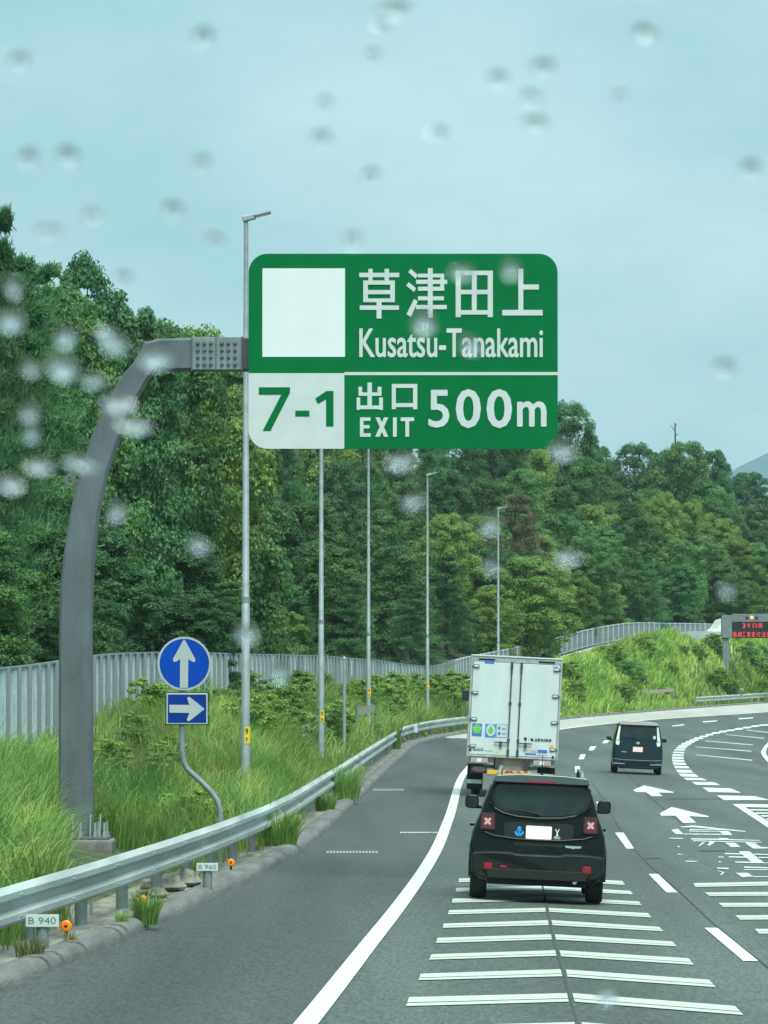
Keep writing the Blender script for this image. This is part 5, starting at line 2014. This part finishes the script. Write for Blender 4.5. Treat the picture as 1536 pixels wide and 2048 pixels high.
for sx in (-1, 1):
    mirror(suv, sx, sx * 0.91, 2.55, 1.235, 0.19, 0.185)
    for y_ in (0.62, 3.2):
        wheel(suv, sx * 0.775, y_, 0.345, 0.225, sx)
    for k, (ya, yb) in enumerate(((0.55, 0.95), (1.0, 1.75), (1.82, 2.55))):
        mb = MB()
        zt_ = 1.53 if k < 2 else 1.46
        pl_ = [(ya, 1.17), (yb, 1.17), (yb - (0.22 if k == 2 else 0.02), zt_), (ya + 0.04, zt_)]
        xo = lambda z: 0.785 - (z - 1.13) * 0.33
        mb.prism(pl_, lambda a, b: (sx * (xo(b) + 0.008), a, b), lambda a, b: (sx * (xo(b) - 0.03), a, b))
        mb.build('side_window', GLASS, suv)
    mb = MB()
    mb.prism([(0.15, 0.30), (0.15, 0.62), (0.28, 0.74), (0.98, 0.74), (1.12, 0.62), (1.12, 0.30), (0.98, 0.30), (0.96, 0.55), (0.85, 0.67), (0.40, 0.67), (0.29, 0.55), (0.27, 0.30)], lambda a, b: (sx * 0.915, a, b), lambda a, b: (sx * 0.84, a, b))
    mb.build('wheel_arch', PLASTIC, suv)
    MB().box(min(sx * 0.80, sx * 0.925), max(sx * 0.80, sx * 0.925), 1.55, 1.75, 0.93, 0.965).build('door_handle', CARBLK, suv)

# ---- dark teal minivan in the right lane
RK2 = 0.07
van = vehicle_at('compact_minivan', 'dark teal compact minivan with tall clear tail lights in the right lane', 'car', 166.5, 1273, R(-1.6))
prof = [(0, 0.20), (0.58, 0.20), (0.74, 0.24), (0.815, 0.34), (0.835, 0.55), (0.832, 0.85), (0.81, 1.05), (0.775, 1.25), (0.73, 1.45), (0.685, 1.60), (0.62, 1.685), (0.45, 1.725), (0, 1.735)]
st_ = [(0.08, 1.0, 1.75, 0.2), (0.5, 1.0, 1.75, 0.2), (2.4, 1.0, 1.73, 0.2), (3.05, 0.98, 1.10, 0.2), (3.55, 0.94, 0.98, 0.25), (3.7, 0.86, 0.8, 0.3)]
car_body('body', prof, st_, CARNAVY, van, RK2)
rear_part('rear_window', [(-0.585, 1.17), (0.60, 1.17), (0.565, 1.57), (-0.55, 1.57)], GLASS, van, RK2, 0.0, 0.012)
rear_part('window_shade', [(-0.57, 1.575), (0.58, 1.575), (0.57, 1.61), (-0.56, 1.61)], PLASTIC_D, van, RK2, 0.0, 0.03)
ROOF2 = mat('minivan_roof', (0.30, 0.27, 0.28), 0.4, coat=0.4)
mb = MB()
mb.prism([(-0.655, 1.625), (0.655, 1.625), (0.63, 1.70), (0.45, 1.735), (0, 1.745), (-0.45, 1.735), (-0.63, 1.70)], lambda x, z: (x, 0.03 + 0.25 * (z - 1.62), z), lambda x, z: (x, 1.4, z - 0.004))
mb.build('spoiler', ROOF2, van, bevel=0.01)
for sx in (-1, 1):
    tl = rear_part('tail_light', [(sx * 0.60, 1.58), (sx * 0.655, 1.58), (sx * 0.745, 1.05), (sx * 0.735, 0.96), (sx * 0.64, 0.93), (sx * 0.61, 1.05), (sx * 0.635, 1.12)], CLEARL, van, RK2, 0.0, 0.02, 0.004)
    rear_part('red_lens', [(sx * 0.640, 1.115), (sx * 0.725, 1.115), (sx * 0.733, 1.075), (sx * 0.630, 1.075)], PINKL, tl, RK2, -0.02, 0.004)
    rear_part('bumper_vent', [(sx * 0.42, 0.335), (sx * 0.80, 0.355), (sx * 0.80, 0.325), (sx * 0.42, 0.31)], CHROME, van, RK2, -0.05, 0.02)
    rear_part('reflector', [(sx * 0.56, 0.405), (sx * 0.72, 0.395), (sx * 0.71, 0.375), (sx * 0.56, 0.385)], REDL, van, RK2, -0.05, 0.016)
    mirror(van, sx, sx * 0.93, 2.5, 1.12, 0.17, 0.14, CARNAVY)
    for y_ in (0.55, 3.0):
        wheel(van, sx * 0.725, y_, 0.29, 0.185, sx)
    for (ya, yb) in ((0.5, 1.1), (1.2, 2.0), (2.1, 2.7)):
        mb = MB()
        xo = lambda z: 0.795 - (z - 1.15) * 0.23
        mb.prism([(ya, 1.12), (yb, 1.12), (yb - 0.05, 1.56), (ya, 1.56)], lambda a, b: (sx * (xo(b) + 0.008), a, b), lambda a, b: (sx * (xo(b) - 0.03), a, b))
        mb.build('side_window', GLASS, van)
rear_part('plate_recess', [(-0.33, 0.97), (0.33, 0.97), (0.30, 0.72), (0.22, 0.60), (-0.22, 0.60), (-0.30, 0.72)], PLASTIC_D, van, RK2, 0.0, 0.004)
rear_part('number_plate', rrect(-0.165, 0.165, 0.735, 0.90, 0.01, 3), PLATE_K, van, RK2, -0.004, 0.014)
rear_part('emblem', [(0.065 * math.cos(R(20 * k)), 1.03 + 0.045 * math.sin(R(20 * k))) for k in range(18)], CHROME, van, RK2, 0.0, 0.02)
rear_part('name_badge', [(-0.54, 0.735), (-0.38, 0.73), (-0.38, 0.705), (-0.54, 0.71)], CHROME, van, RK2, 0.0, 0.012)
rear_part('window_sticker', rrect(0.49, 0.58, 1.05 + 0.13, 1.16 + 0.13, 0.03, 3), SIGN_W, van, RK2, -0.012, 0.003)
mb = MB()
mb.tube([(0.0, 0.03, 1.17), (-0.25, 0.035, 1.21), (-0.45, 0.04, 1.20)], [0.02, 0.014, 0.01], 6)
mb.build('wiper', PLASTIC_D, van)
mb = MB()
mb.prism([(-0.83, 0.24), (-0.835, 0.50), (-0.50, 0.47), (0.50, 0.47), (0.835, 0.50), (0.83, 0.24), (0.6, 0.20), (-0.6, 0.20)], lambda x, z: (x * 0.97, -0.05 + 0.05 * abs(x) ** 3, z), lambda x, z: (x, 0.25, z))
mb.build('bumper', CARNAVY, van, bevel=0.02)
MB().box(-0.6, 0.6, 0.02, 0.5, 0.17, 0.24).build('underbody', PLASTIC_D, van)

# ---- white box truck
trk = vehicle_at('box_truck', 'white box truck with closed rear doors and eco stickers ahead of the SUV', 'truck', 125.0, 1020, R(-0.8), roll=0.05)
# crop (920,1290) scale 6.982; 558 crop px per metre; centre x 745, ground y 2143
TX = lambda cx: (cx - 745) / 558.0
TZ = lambda cy: (2143 - cy) / 558.0
BW, ZB, ZTOP = 1.125, 1.02, 3.48
MB().box(-BW, BW, 0.06, 6.2, ZB, ZTOP).build('cargo_box', TRUCK_W, trk, bevel=0.02)
# rear frame
fr_ = MB()
fr_.box(-BW - 0.02, -BW + 0.035, 0.0, 0.10, ZB - 0.03, ZTOP + 0.02)
fr_.box(BW - 0.035, BW + 0.02, 0.0, 0.10, ZB - 0.03, ZTOP + 0.02)
fr_.box(-BW + 0.0352, BW - 0.0352, 0.0, 0.10, ZTOP - 0.11, ZTOP + 0.02)
fr_.box(-BW + 0.0352, BW - 0.0352, 0.0, 0.10, ZB - 0.03, ZB + 0.02)
rf = fr_.build('rear_frame', TRUCK_G, trk, bevel=0.006)
for sx in (-1, 1):
    MB().box(min(sx * 0.55, sx * 0.95), max(sx * 0.55, sx * 0.95), -0.012, -0.001, ZTOP - 0.075, ZTOP - 0.035).build('marker_strip', PLASTIC, rf)
    MB().box(min(sx * BW, sx * (BW + 0.025)), max(sx * BW, sx * (BW + 0.025)), 0.101, 0.16, ZB, ZTOP).build('edge_strip', SEAL, rf)
MB().box(-BW - 0.02, BW + 0.02, -0.02, 0.3, ZTOP + 0.021, ZTOP + 0.055).build('roof_edge', TRUCK_W, trk, bevel=0.006)
for sx in (-1, 1):
    x0_, x1_ = (-BW + 0.045, -0.006) if sx < 0 else (0.006, BW - 0.045)
    dr = MB().box(x0_, x1_, -0.004, 0.058, ZB + 0.03, ZTOP - 0.12).build('door', TRUCK_W, trk, bevel=0.008)
    for zz in (3.24, 2.58, 1.92, 1.25):
        mb = MB()
        xa = sx * (BW - 0.01)
        xb = sx * (BW - 0.20)
        mb.box(min(xa, xb), max(xa, xb), -0.028, -0.005, zz - 0.012, zz + 0.012)
        mb.box(min(sx * (BW - 0.20), sx * (BW - 0.055)), max(sx * (BW - 0.20), sx * (BW - 0.055)), -0.034, -0.0285, zz - 0.035, zz + 0.045)
        h_ = mb.build('hinge', SEAL, dr)
        MB().box(min(sx * (BW - 0.185), sx * (BW - 0.07)), max(sx * (BW - 0.185), sx * (BW - 0.07)), -0.037, -0.0342, zz - 0.012, zz + 0.03).build('hinge_plate', TRUCK_W, h_)
    xr = -0.115 if sx < 0 else 0.125
    mb = MB()
    mb.tube([(xr, -0.03, ZB + 0.0), (xr, -0.03, ZTOP - 0.10)], 0.017, 8)
    rod = mb.build('lock_rod', SEAL, dr)
    for zz, a_, b_ in ((3.30, 0.03, 0.09), (2.36, 0.035, 0.03), (1.44, 0.032, 0.03), (1.14, 0.032, 0.07), (3.20, 0.025, 0.1)):
        MB().box(xr - a_, xr + a_, -0.05, -0.006, zz - b_, zz + b_).build('keeper', SEAL, rod, bevel=0.005)
    hx = sx * 0.21 + 0.01
    mb = MB()
    mb.box(min(xr, xr + sx * 0.35), max(xr, xr + sx * 0.35), -0.065, -0.045, 1.355, 1.385)
    mb.box(xr + sx * 0.19 - 0.03, xr + sx * 0.19 + 0.03, -0.06, -0.006, 1.26, 1.40)
    mb.build('handle', SEAL, dr)
MB().box(-0.098, 0.108, -0.006, -0.0045, ZB + 0.03, ZTOP - 0.12).build('centre_strip', TRUCK_W, trk)


def tsticker(name, cx0, cx1, cy0, cy1, m, d=0.0065, parent=None):
    return MB().box(TX(cx0), TX(cx1), -d - 0.002, -d, TZ(cy1), TZ(cy0)).build(name, m, parent or trk)


tsticker('blue_label', 297, 430, 242, 290, BLUEST)
text_mesh('Y1804', (TX(1240), TX(1320), TZ(303), TZ(277)), BLUEST, trk, -0.008, bold=0.01)
eco = tsticker('eco_sticker', 168, 303, 1130, 1308, BLUEST)
mb = MB()
mb.prism([(TX(235) + 0.105 * (1 + 0.12 * math.sin(5 * R(k * 15))) * math.cos(R(k * 15)), TZ(1205) + 0.12 * math.sin(R(k * 15))) for k in range(24)], lambda x, z: (x, -0.0105, z), lambda x, z: (x, -0.009, z))
mb.build('green_mark', GREENST, eco)
text_mesh('エコ', (TX(185), TX(285), TZ(1225), TZ(1185)), SIGN_W, eco, -0.012, bold=0.02)
saf = tsticker('safety_sticker', 350, 500, 1130, 1315, BLUEB)
mb = MB()
mb.prism([(TX(428) + 0.115 * math.cos(R(k * 15)), TZ(1215) + 0.15 * math.sin(R(k * 15))) for k in range(24)], lambda x, z: (x, -0.0105, z), lambda x, z: (x, -0.009, z))
mb.build('round_mark', SIGN_W, saf)
mb = MB()
mb.prism([(TX(428), TZ(1150)), (TX(470), TZ(1215)), (TX(445), TZ(1265)), (TX(408), TZ(1265)), (TX(385), TZ(1215))], lambda x, z: (x, -0.012, z), lambda x, z: (x, -0.0107, z))
mb.build('drop_mark', GREENST, saf)
inf = tsticker('info_panel', 505, 658, 1122, 1312, BLUEST)
MB().box(TX(511), TX(652), -0.0105, -0.009, TZ(1306), TZ(1128)).build('white_field', SIGN_W, inf)
for (a, b, c_, d_) in ((530, 560, 1160, 1200), (585, 635, 1180, 1197), (530, 565, 1235, 1275), (585, 640, 1250, 1265)):
    MB().box(TX(a), TX(b), -0.0118, -0.0107, TZ(d_), TZ(c_)).build('print', BLUEST, inf)
mb = MB()
for poly in ([(890, 1292), (940, 1292), (930, 1338), (905, 1338)], [(992, 1300), (1010, 1292), (1038, 1338), (992, 1338)]):
    mb.prism([(TX(a), TZ(b)) for a, b in poly], lambda x, z: (x, -0.009, z), lambda x, z: (x, -0.0066, z))
mb.build('lettering', BLACKM, trk)
text_mesh('／', (TX(948), TX(980), TZ(1335), TZ(1300)), BLACKM, trk, -0.008, bold=0.01)
text_mesh('自家用自動車', (TX(1052), TX(1280), TZ(1342), TZ(1296)), BLACKM, trk, -0.008, bold=0.02)
mb = MB()
mb.prism([(TX(1285) + 0.055 * (1 + 0.15 * math.cos(5 * R(k * 15))) * math.cos(R(k * 15)), TZ(1405) + 0.055 * math.sin(R(k * 15))) for k in range(24)], lambda x, z: (x, -0.009, z), lambda x, z: (x, -0.0066, z))
mb.build('amber_sticker', HAZY, trk)
tsticker('blue_label', 1093, 1228, 1452, 1500, BLUEST)
text_mesh('排ガス規制', (TX(888), TX(1080), TZ(1500), TZ(1462)), PINKST, trk, -0.008, bold=0.01)
tsticker('grey_label', 920, 1075, 1508, 1532, BLUEST)
text_mesh('速度抑制車', (TX(1090), TX(1228), TZ(1542), TZ(1515)), PINKST, trk, -0.008, bold=0.01)
tsticker('grey_label', 195, 340, 1485, 1510, GALV_D)
text_mesh('12-15', (TX(250), TX(335), TZ(1478), TZ(1460)), BLACKM, trk, -0.008, bold=0.01)
tsticker('grey_label', 355, 470, 1498, 1508, GALV)
tsticker('yellow_label', 505, 545, 1505, 1520, SIGN_Y)
for cx, cy in ((157, 1500), (1310, 1545)):
    mb = MB()
    mb.prism([(TX(cx) + 0.03 * math.cos(R(k * 30)), TZ(cy) + 0.03 * math.sin(R(k * 30))) for k in range(12)], lambda x, z: (x, -0.02, z), lambda x, z: (x, -0.005, z))
    mb.build('rubber_stop', PLASTIC_D, trk)
# tail lamps
for x0_, x1_ in ((-1.03, -0.60), (0.53, 0.97)):
    tl = MB().box(x0_, x1_, 0.02, 0.12, 0.83, 0.975).build('tail_light', TRUCK_G, trk, bevel=0.008)
    n_ = 3
    w_ = (x1_ - x0_ - 0.05) / n_
    for k in range(n_):
        mb = MB()
        xx = x0_ + 0.025 + k * w_
        mb.prism([(xx, 0.86), (xx + w_ * 0.86, 0.86), (xx + w_ * 0.94, 0.95), (xx + w_ * 0.08, 0.95)], lambda x, z: (x, 0.012, z), lambda x, z: (x, 0.0195, z))
        mb.build('lens', [PINKL, CLEARL, PINKL][k], tl)
# chassis, rear panel, bumper bar with hazard stripes, plate, mudguards
MB().box(-0.42, -0.33, 0.14, 6.0, 0.66, ZB - 0.032).build('chassis_rail', TRUCK_D, trk)
MB().box(0.33, 0.42, 0.14, 6.0, 0.66, ZB - 0.032).build('chassis_rail', TRUCK_D, trk)
MB().box(-1.10, 1.10, 0.13, 0.3, 0.985, ZB - 0.034).build('cross_member', TRUCK_D, trk)
for a, b in ((-1.06, -0.45), (0.45, 1.06)):
    MB().box(a, b, 0.125, 0.16, 0.80, 0.98).build('lamp_board', TRUCK_G, trk)
MB().box(-0.31, 0.31, 0.2, 0.24, 0.70, 0.98).build('chassis_plate', mat('pale_plate', (0.42, 0.40, 0.34), 0.7, var=0.3, scale=3), trk)
hb = MB().box(-0.60, 0.48, -0.04, 0.04, 0.575, 0.675).build('bumper_bar', HAZY, trk, bevel=0.004)
for k in range(5):
    xx = -0.38 + k * 0.185
    mb = MB()
    mb.prism([(xx, 0.578), (xx + 0.09, 0.578), (xx + 0.09 + (0.06 if k < 2 else -0.06), 0.672), (xx + (0.06 if k < 2 else -0.06), 0.672)], lambda x, z: (x, -0.0425, z), lambda x, z: (x, -0.0405, z))
    mb.build('stripe', HAZR, hb)
MB().box(0.485, 0.90, -0.03, 0.03, 0.60, 0.645).build('bumper_end', TRUCK_G, trk)
for sx in (-1, 1):
    mb = MB()
    mb.box(min(sx * 0.30, sx * 0.42), max(sx * 0.30, sx * 0.42), 0.0, 0.1, 0.676, 0.985)
    mb.build('bracket', TRUCK_D, trk)
    mf = MB().box(min(sx * 0.70, sx * 1.10), max(sx * 0.70, sx * 1.10), 0.75, 0.77, 0.15, 0.80).build('mud_flap', PLASTIC_D, trk)
    MB().box(min(sx * 0.72, sx * 1.09), max(sx * 0.72, sx * 1.09), 0.735, 0.7495, 0.30, 0.40).build('flap_stripe', TRUCK_W, mf)
np_ = MB().box(-1.02, -0.62, 0.05, 0.07, 0.58, 0.76).build('plate_holder', PLASTIC_D, trk)
mb = MB()
mb.prism([(-0.82 + 0.18 * math.cos(R(k * 15)), 0.675 + 0.065 * math.sin(R(k * 15))) for k in range(24)], lambda x, z: (x, 0.044, z), lambda x, z: (x, 0.0495, z))
mb.build('number_plate', PLATE_P, np_)
for sx in (-1, 1):
    for y_ in (2.3, 5.6):
        wheel(trk, sx * 0.86, y_, 0.40, 0.42 if y_ < 2 else 0.22, sx)
# cab
mb = MB()
mb.prism([(6.35, 0.6), (6.35, 2.3), (6.6, 2.42), (7.6, 2.38), (8.05, 1.5), (8.12, 0.6)], lambda a, b: (-1.02, a, b), lambda a, b: (1.02, a, b))
cab = mb.build('cab', TRUCK_W, trk, bevel=0.05)
for sx in (-1, 1):
    mb = MB()
    mb.prism([(6.75, 1.5), (7.95, 1.5), (7.55, 2.2), (6.75, 2.2)], lambda a, b: (sx * 1.0205, a, b), lambda a, b: (sx * 1.024, a, b))
    mb.build('cab_window', GLASS, cab)
mb = MB()
mb.box(-1.31, -1.13, 7.7, 7.82, 2.33, 2.62)
mi = mb.build('mirror', CARNAVY, trk, bevel=0.03)
MB().box(-1.30, -1.14, 7.688, 7.699, 2.35, 2.60).build('mirror_glass', GLASS, mi)
mb = MB()
mb.tube([(-1.22, 7.76, 2.33), (-1.20, 7.8, 1.9), (-1.0, 7.8, 1.85)], 0.02, 8)
mb.build('mirror_arm', CHROME, mi)
mb = MB()
mb.box(1.15, 1.30, 7.7, 7.82, 2.2, 2.5)
mb.build('mirror', CARNAVY, trk, bevel=0.03)

# ---- white minibus on the upper slip road
vp = at(1452, 1268, 402)
zv_ = float(zground(float(XF(402) + 2.0), 402))
vn = thing('white_van', 'white van half hidden by grass on the upper slip road beside the message board', 'van', (24.2 + 1.5, 404, float(ZT(404) - FH(404)) - 0.25), (0, 0, R(20)))
vn.location.x = (1415 - 768) * 404 / FPX
mb = MB()
side = [(0, 0.35), (0.0, 0.9), (0.55, 1.15), (1.0, 1.82), (1.4, 1.95), (4.4, 1.95), (4.6, 1.8), (4.7, 0.35)]
mb.prism(side, lambda a, b: (a, -0.85, b), lambda a, b: (a, 0.85, b))
mb.build('body', VAN_W, vn, bevel=0.06)
for (a0, a1, b0_, b1) in ((1.05, 1.35, 1.9, 1.9), (1.98, 1.98, 3.1, 3.1), (3.2, 3.2, 4.35, 4.35)):
    mb = MB()
    mb.prism([(a0, 1.15), (b0_, 1.15), (b1, 1.72), (a1, 1.72)], lambda a, b: (a, -0.862, b), lambda a, b: (a, -0.852, b))
    mb.build('side_window', mat('van_glass', (0.22, 0.30, 0.30), 0.15), vn)
for a in (0.9, 3.8):
    mb = MB()
    for s_ in (-0.8, 0.8):
        mb.lathe([(0, -0.09), (0.3, -0.09), (0.32, 0), (0.3, 0.09), (0, 0.09)], 18, Matrix.Translation((a, s_, 0.32)) @ Matrix.Rotation(R(90), 4, 'X'))
    mb.build('wheel', TYRE, vn)

# ------------------------------------------------------------------ roadside message board
VY = 377.0
v0 = at(1451, 1368, VY)
vz = float(zground(v0.x, VY))
vms = thing('message_board', 'grey roadside message board with red characters and one lit amber lamp', 'message board', (v0.x, VY, vz))
vo = Vector((v0.x, VY, vz))
VP = lambda px, py: at(px, py, VY) - vo


def vbox(name, px0, px1, py0, py1, d0, d1, m, parent, bevel=0.0):
    a, b = VP(px0, py1), VP(px1, py0)
    return MB().box(a.x, b.x, d0, d1, a.z, b.z).build(name, m, parent, bevel=bevel)


a = VP(1445, 1372)
mb = MB()
b = VP(1457.5, 1276)
mb.box(a.x, b.x, -0.2, 0.2, -0.5, b.z)
mb.build('post', VMS_G, vms, bevel=0.03)
for px in (1448, 1453.5):
    a, b = VP(px, 1370), VP(px + 1.6, 1277)
    MB().box(a.x, b.x, -0.225, -0.201, 0, b.z - 0.02).build('post_rib', GALV_D, vms)
vbox('cabinet', 1442.5, 1463.5, 1231, 1276, -0.35, 0.35, VMS_G, vms, 0.03)
hd = vbox('header', 1463.8, 1650, 1228, 1243.5, -0.32, 0.32, VMS_G, vms, 0.02)
scr = vbox('screen', 1464.2, 1650, 1243.8, 1276, -0.30, 0.30, VMS_K, vms, 0.0)
for px, m_ in ((1493.5, LENS_D), (1503, LED_O), (1512.5, LENS_D)):
    p = VP(px, 1235.3)
    mb = MB()
    mb.lathe([(0.0, 0.06), (0.10, 0.05), (0.135, 0.02), (0.14, 0.0)], 16, Matrix.Translation((p.x, -0.325, p.z)) @ Matrix.Rotation(R(90), 4, 'X'))
    mb.build('lamp', m_, hd)
for s_, x0_, x1_, y0_, y1_ in (('3', 1484, 1490, 1246.5, 1256), ('キ', 1494, 1500.5, 1246, 1256), ('ロ', 1505, 1513, 1247.5, 1255), ('先', 1516, 1525, 1246, 1256),
                               ('路', 1465, 1473, 1263.5, 1274), ('肩', 1475, 1482.5, 1263.5, 1274), ('工', 1484.5, 1490, 1264, 1273.5), ('事', 1493, 1500.5, 1263.5, 1274), ('走', 1502.5, 1510, 1263.5, 1274),
                               ('行', 1513, 1520, 1264, 1274), ('注', 1523, 1530.5, 1263.5, 1274), ('意', 1533, 1541, 1263.5, 1274)):
    a, b = VP(x0_, y1_), VP(x1_, y0_)
    text_mesh(s_, (a.x, b.x, a.z, b.z), LED_R, scr, -0.312, bold=0.0)
vbox('small_plate', 1461.5, 1464, 1290, 1306, -0.25, -0.2, SIGN_W, vms)
# pale sign plate low in the grass
p = at(1482, 1380, 372)
o = thing('grass_plate', 'small pale plate low in the grass right of the message board post', 'plate', (p.x, 372, float(zground(p.x, 372))))
hz = p.z - o.location.z
MB().box(-0.2, 0.2, -0.01, 0.01, hz - 0.1, hz + 0.1).build('plate', SIGN_W, o)
MB().tube([(0, 0.03, -0.1), (0, 0.03, hz)], 0.025, 6).build('stake', GALV_D, o)

# ------------------------------------------------------------------ rain drops clinging to the windscreen (real lenses of water, out of focus)
cd.dof.use_dof = True
cd.dof.focus_distance = 110.0
cd.dof.aperture_fstop = cd.lens / 2.1           # an aperture of 2.1 mm
wm = bpy.data.materials.new('water')
wm.use_nodes = True
wp = wm.node_tree.nodes['Principled BSDF']
wp.inputs['Base Color'].default_value = (1, 1, 1, 1)
wp.inputs['Roughness'].default_value = 0.0
wp.inputs['IOR'].default_value = 1.33
wp.inputs['Transmission Weight'].default_value = 1.0
WS_Y, WS_TILT = 0.62, R(32)                      # the glass leans back


def raindrops(spots):
    mb = MB()
    for (px, py, w_, h_) in spots:
        # meet the leaning glass: y = WS_Y - (z - CAM_H) * tan(tilt) is nearer at the top
        a, b, c = ray(px, py)
        t = WS_Y / (b + c * math.tan(WS_TILT))
        o_ = Vector((a * t, b * t, CAM_H + c * t))
        up = Vector((0, -math.sin(WS_TILT), math.cos(WS_TILT)))
        ri_ = Vector((1, 0, 0))
        out_ = up.cross(ri_) * -1
        rw2, rh2 = w_ * 0.72 * t / FPX, h_ * 0.72 * t / FPX / math.cos(WS_TILT)
        dep = 0.42 * min(rw2, rh2)
        n, m_ = 20, 6
        jr = random.Random(int(px * 3 + py))
        q1, q2, q3 = jr.uniform(0.05, 0.22), jr.uniform(0, 6.28), jr.uniform(0, 6.28)
        rw2, rh2 = rw2 * jr.uniform(0.85, 1.35), rh2 * jr.uniform(0.9, 1.25)
        wob = [1 + q1 * math.sin(4 * math.pi * k / n + q2) + 0.5 * q1 * math.sin(6 * math.pi * k / n + q3) for k in range(n)]
        vs_ = [o_ + out_ * -0.0]
        rings_ = []
        for i in range(1, m_ + 1):
            f = i / m_
            hgt = dep * (1 - f * f)
            rings_.append([o_ + ri_ * (rw2 * f * wob[k] * math.cos(2 * math.pi * k / n)) + up * (rh2 * f * wob[k] * math.sin(2 * math.pi * k / n)) + out_ * hgt for k in range(n)])
        top = o_ + out_ * dep
        V = [top] + [p for r in rings_ for p in r]
        F = [(0, 1 + k, 1 + (k + 1) % n) for k in range(n)]
        for i in range(m_ - 1):
            F += [(1 + i * n + k, 1 + (i + 1) * n + k, 1 + (i + 1) * n + (k + 1) % n, 1 + i * n + (k + 1) % n) for k in range(n)]
        F.append(tuple(1 + (m_ - 1) * n + k for k in range(n)))
        mb.add(V, F, 0, True)
    o = mb.build('windscreen_raindrops', wm, None, sharp=60)
    return tag(o, 'blurred rain drops clinging to the windscreen', 'raindrops', None, 'stuff')


raindrops([
    (405, 72, 30, 20), (790, 20, 44, 20), (1290, 65, 34, 20), (1085, 132, 26, 18), (1060, 195, 30, 20), (1072, 245, 40, 18), (640, 275, 26, 16), (136, 310, 28, 18),
    (345, 418, 34, 18), (55, 314, 26, 16), (38, 120, 22, 16), (876, 266, 20, 14), (745, 110, 20, 14), (1500, 335, 26, 16), (1448, 735, 30, 18), (185, 432, 22, 16), (98, 462, 32, 16), (400, 325, 22, 14),
    (765, 50, 26, 14), (995, 155, 22, 14), (650, 205, 18, 12), (740, 350, 20, 14), (705, 480, 20, 14), (430, 480, 20, 14), (245, 555, 22, 14), (1240, 192, 16, 12),
    (22, 642, 34, 26), (132, 674, 26, 24), (125, 735, 38, 30), (232, 690, 30, 22), (314, 717, 42, 24), (185, 762, 20, 20), (236, 806, 40, 24), (270, 852, 32, 22), (60, 825, 20, 20), (64, 868, 20, 20),
    (80, 934, 34, 20), (160, 926, 40, 18), (20, 968, 30, 22), (235, 1024, 24, 20), (62, 738, 20, 20), (26, 575, 24, 20), (214, 672, 24, 18),
    (398, 1090, 22, 16), (802, 924, 26, 20), (828, 1004, 24, 20), (1125, 902, 34, 22), (982, 1050, 24, 20), (982, 1132, 22, 18), (1138, 1115, 26, 20), (848, 645, 28, 22), (925, 545, 28, 18), (1022, 540, 26, 18),
    (1215, 1985, 34, 26), (560, 1345, 26, 26),
    (940, 690, 30, 22), (1453, 1180, 20, 18), (495, 1268, 26, 22),
])

# ------------------------------------------------------------------ moist air
hm = bpy.data.materials.new('haze')
hm.use_nodes = True
hn = hm.node_tree.nodes
for x in list(hn):
    if x.type != 'OUTPUT_MATERIAL':
        hn.remove(x)
pv = hn.new('ShaderNodeVolumePrincipled')
pv.inputs['Color'].default_value = (0.80, 0.95, 0.96, 1)
pv.inputs['Density'].default_value = 0.00011
pv.inputs['Anisotropy'].default_value = 0.2
hm.node_tree.links.new(pv.outputs['Volume'], [x for x in hn if x.type == 'OUTPUT_MATERIAL'][0].inputs['Volume'])
hz_o = MB().box(-1300, 1300, -310, 1950, -11, 95).build('haze', hm)
hz_o['kind'] = 'stuff'
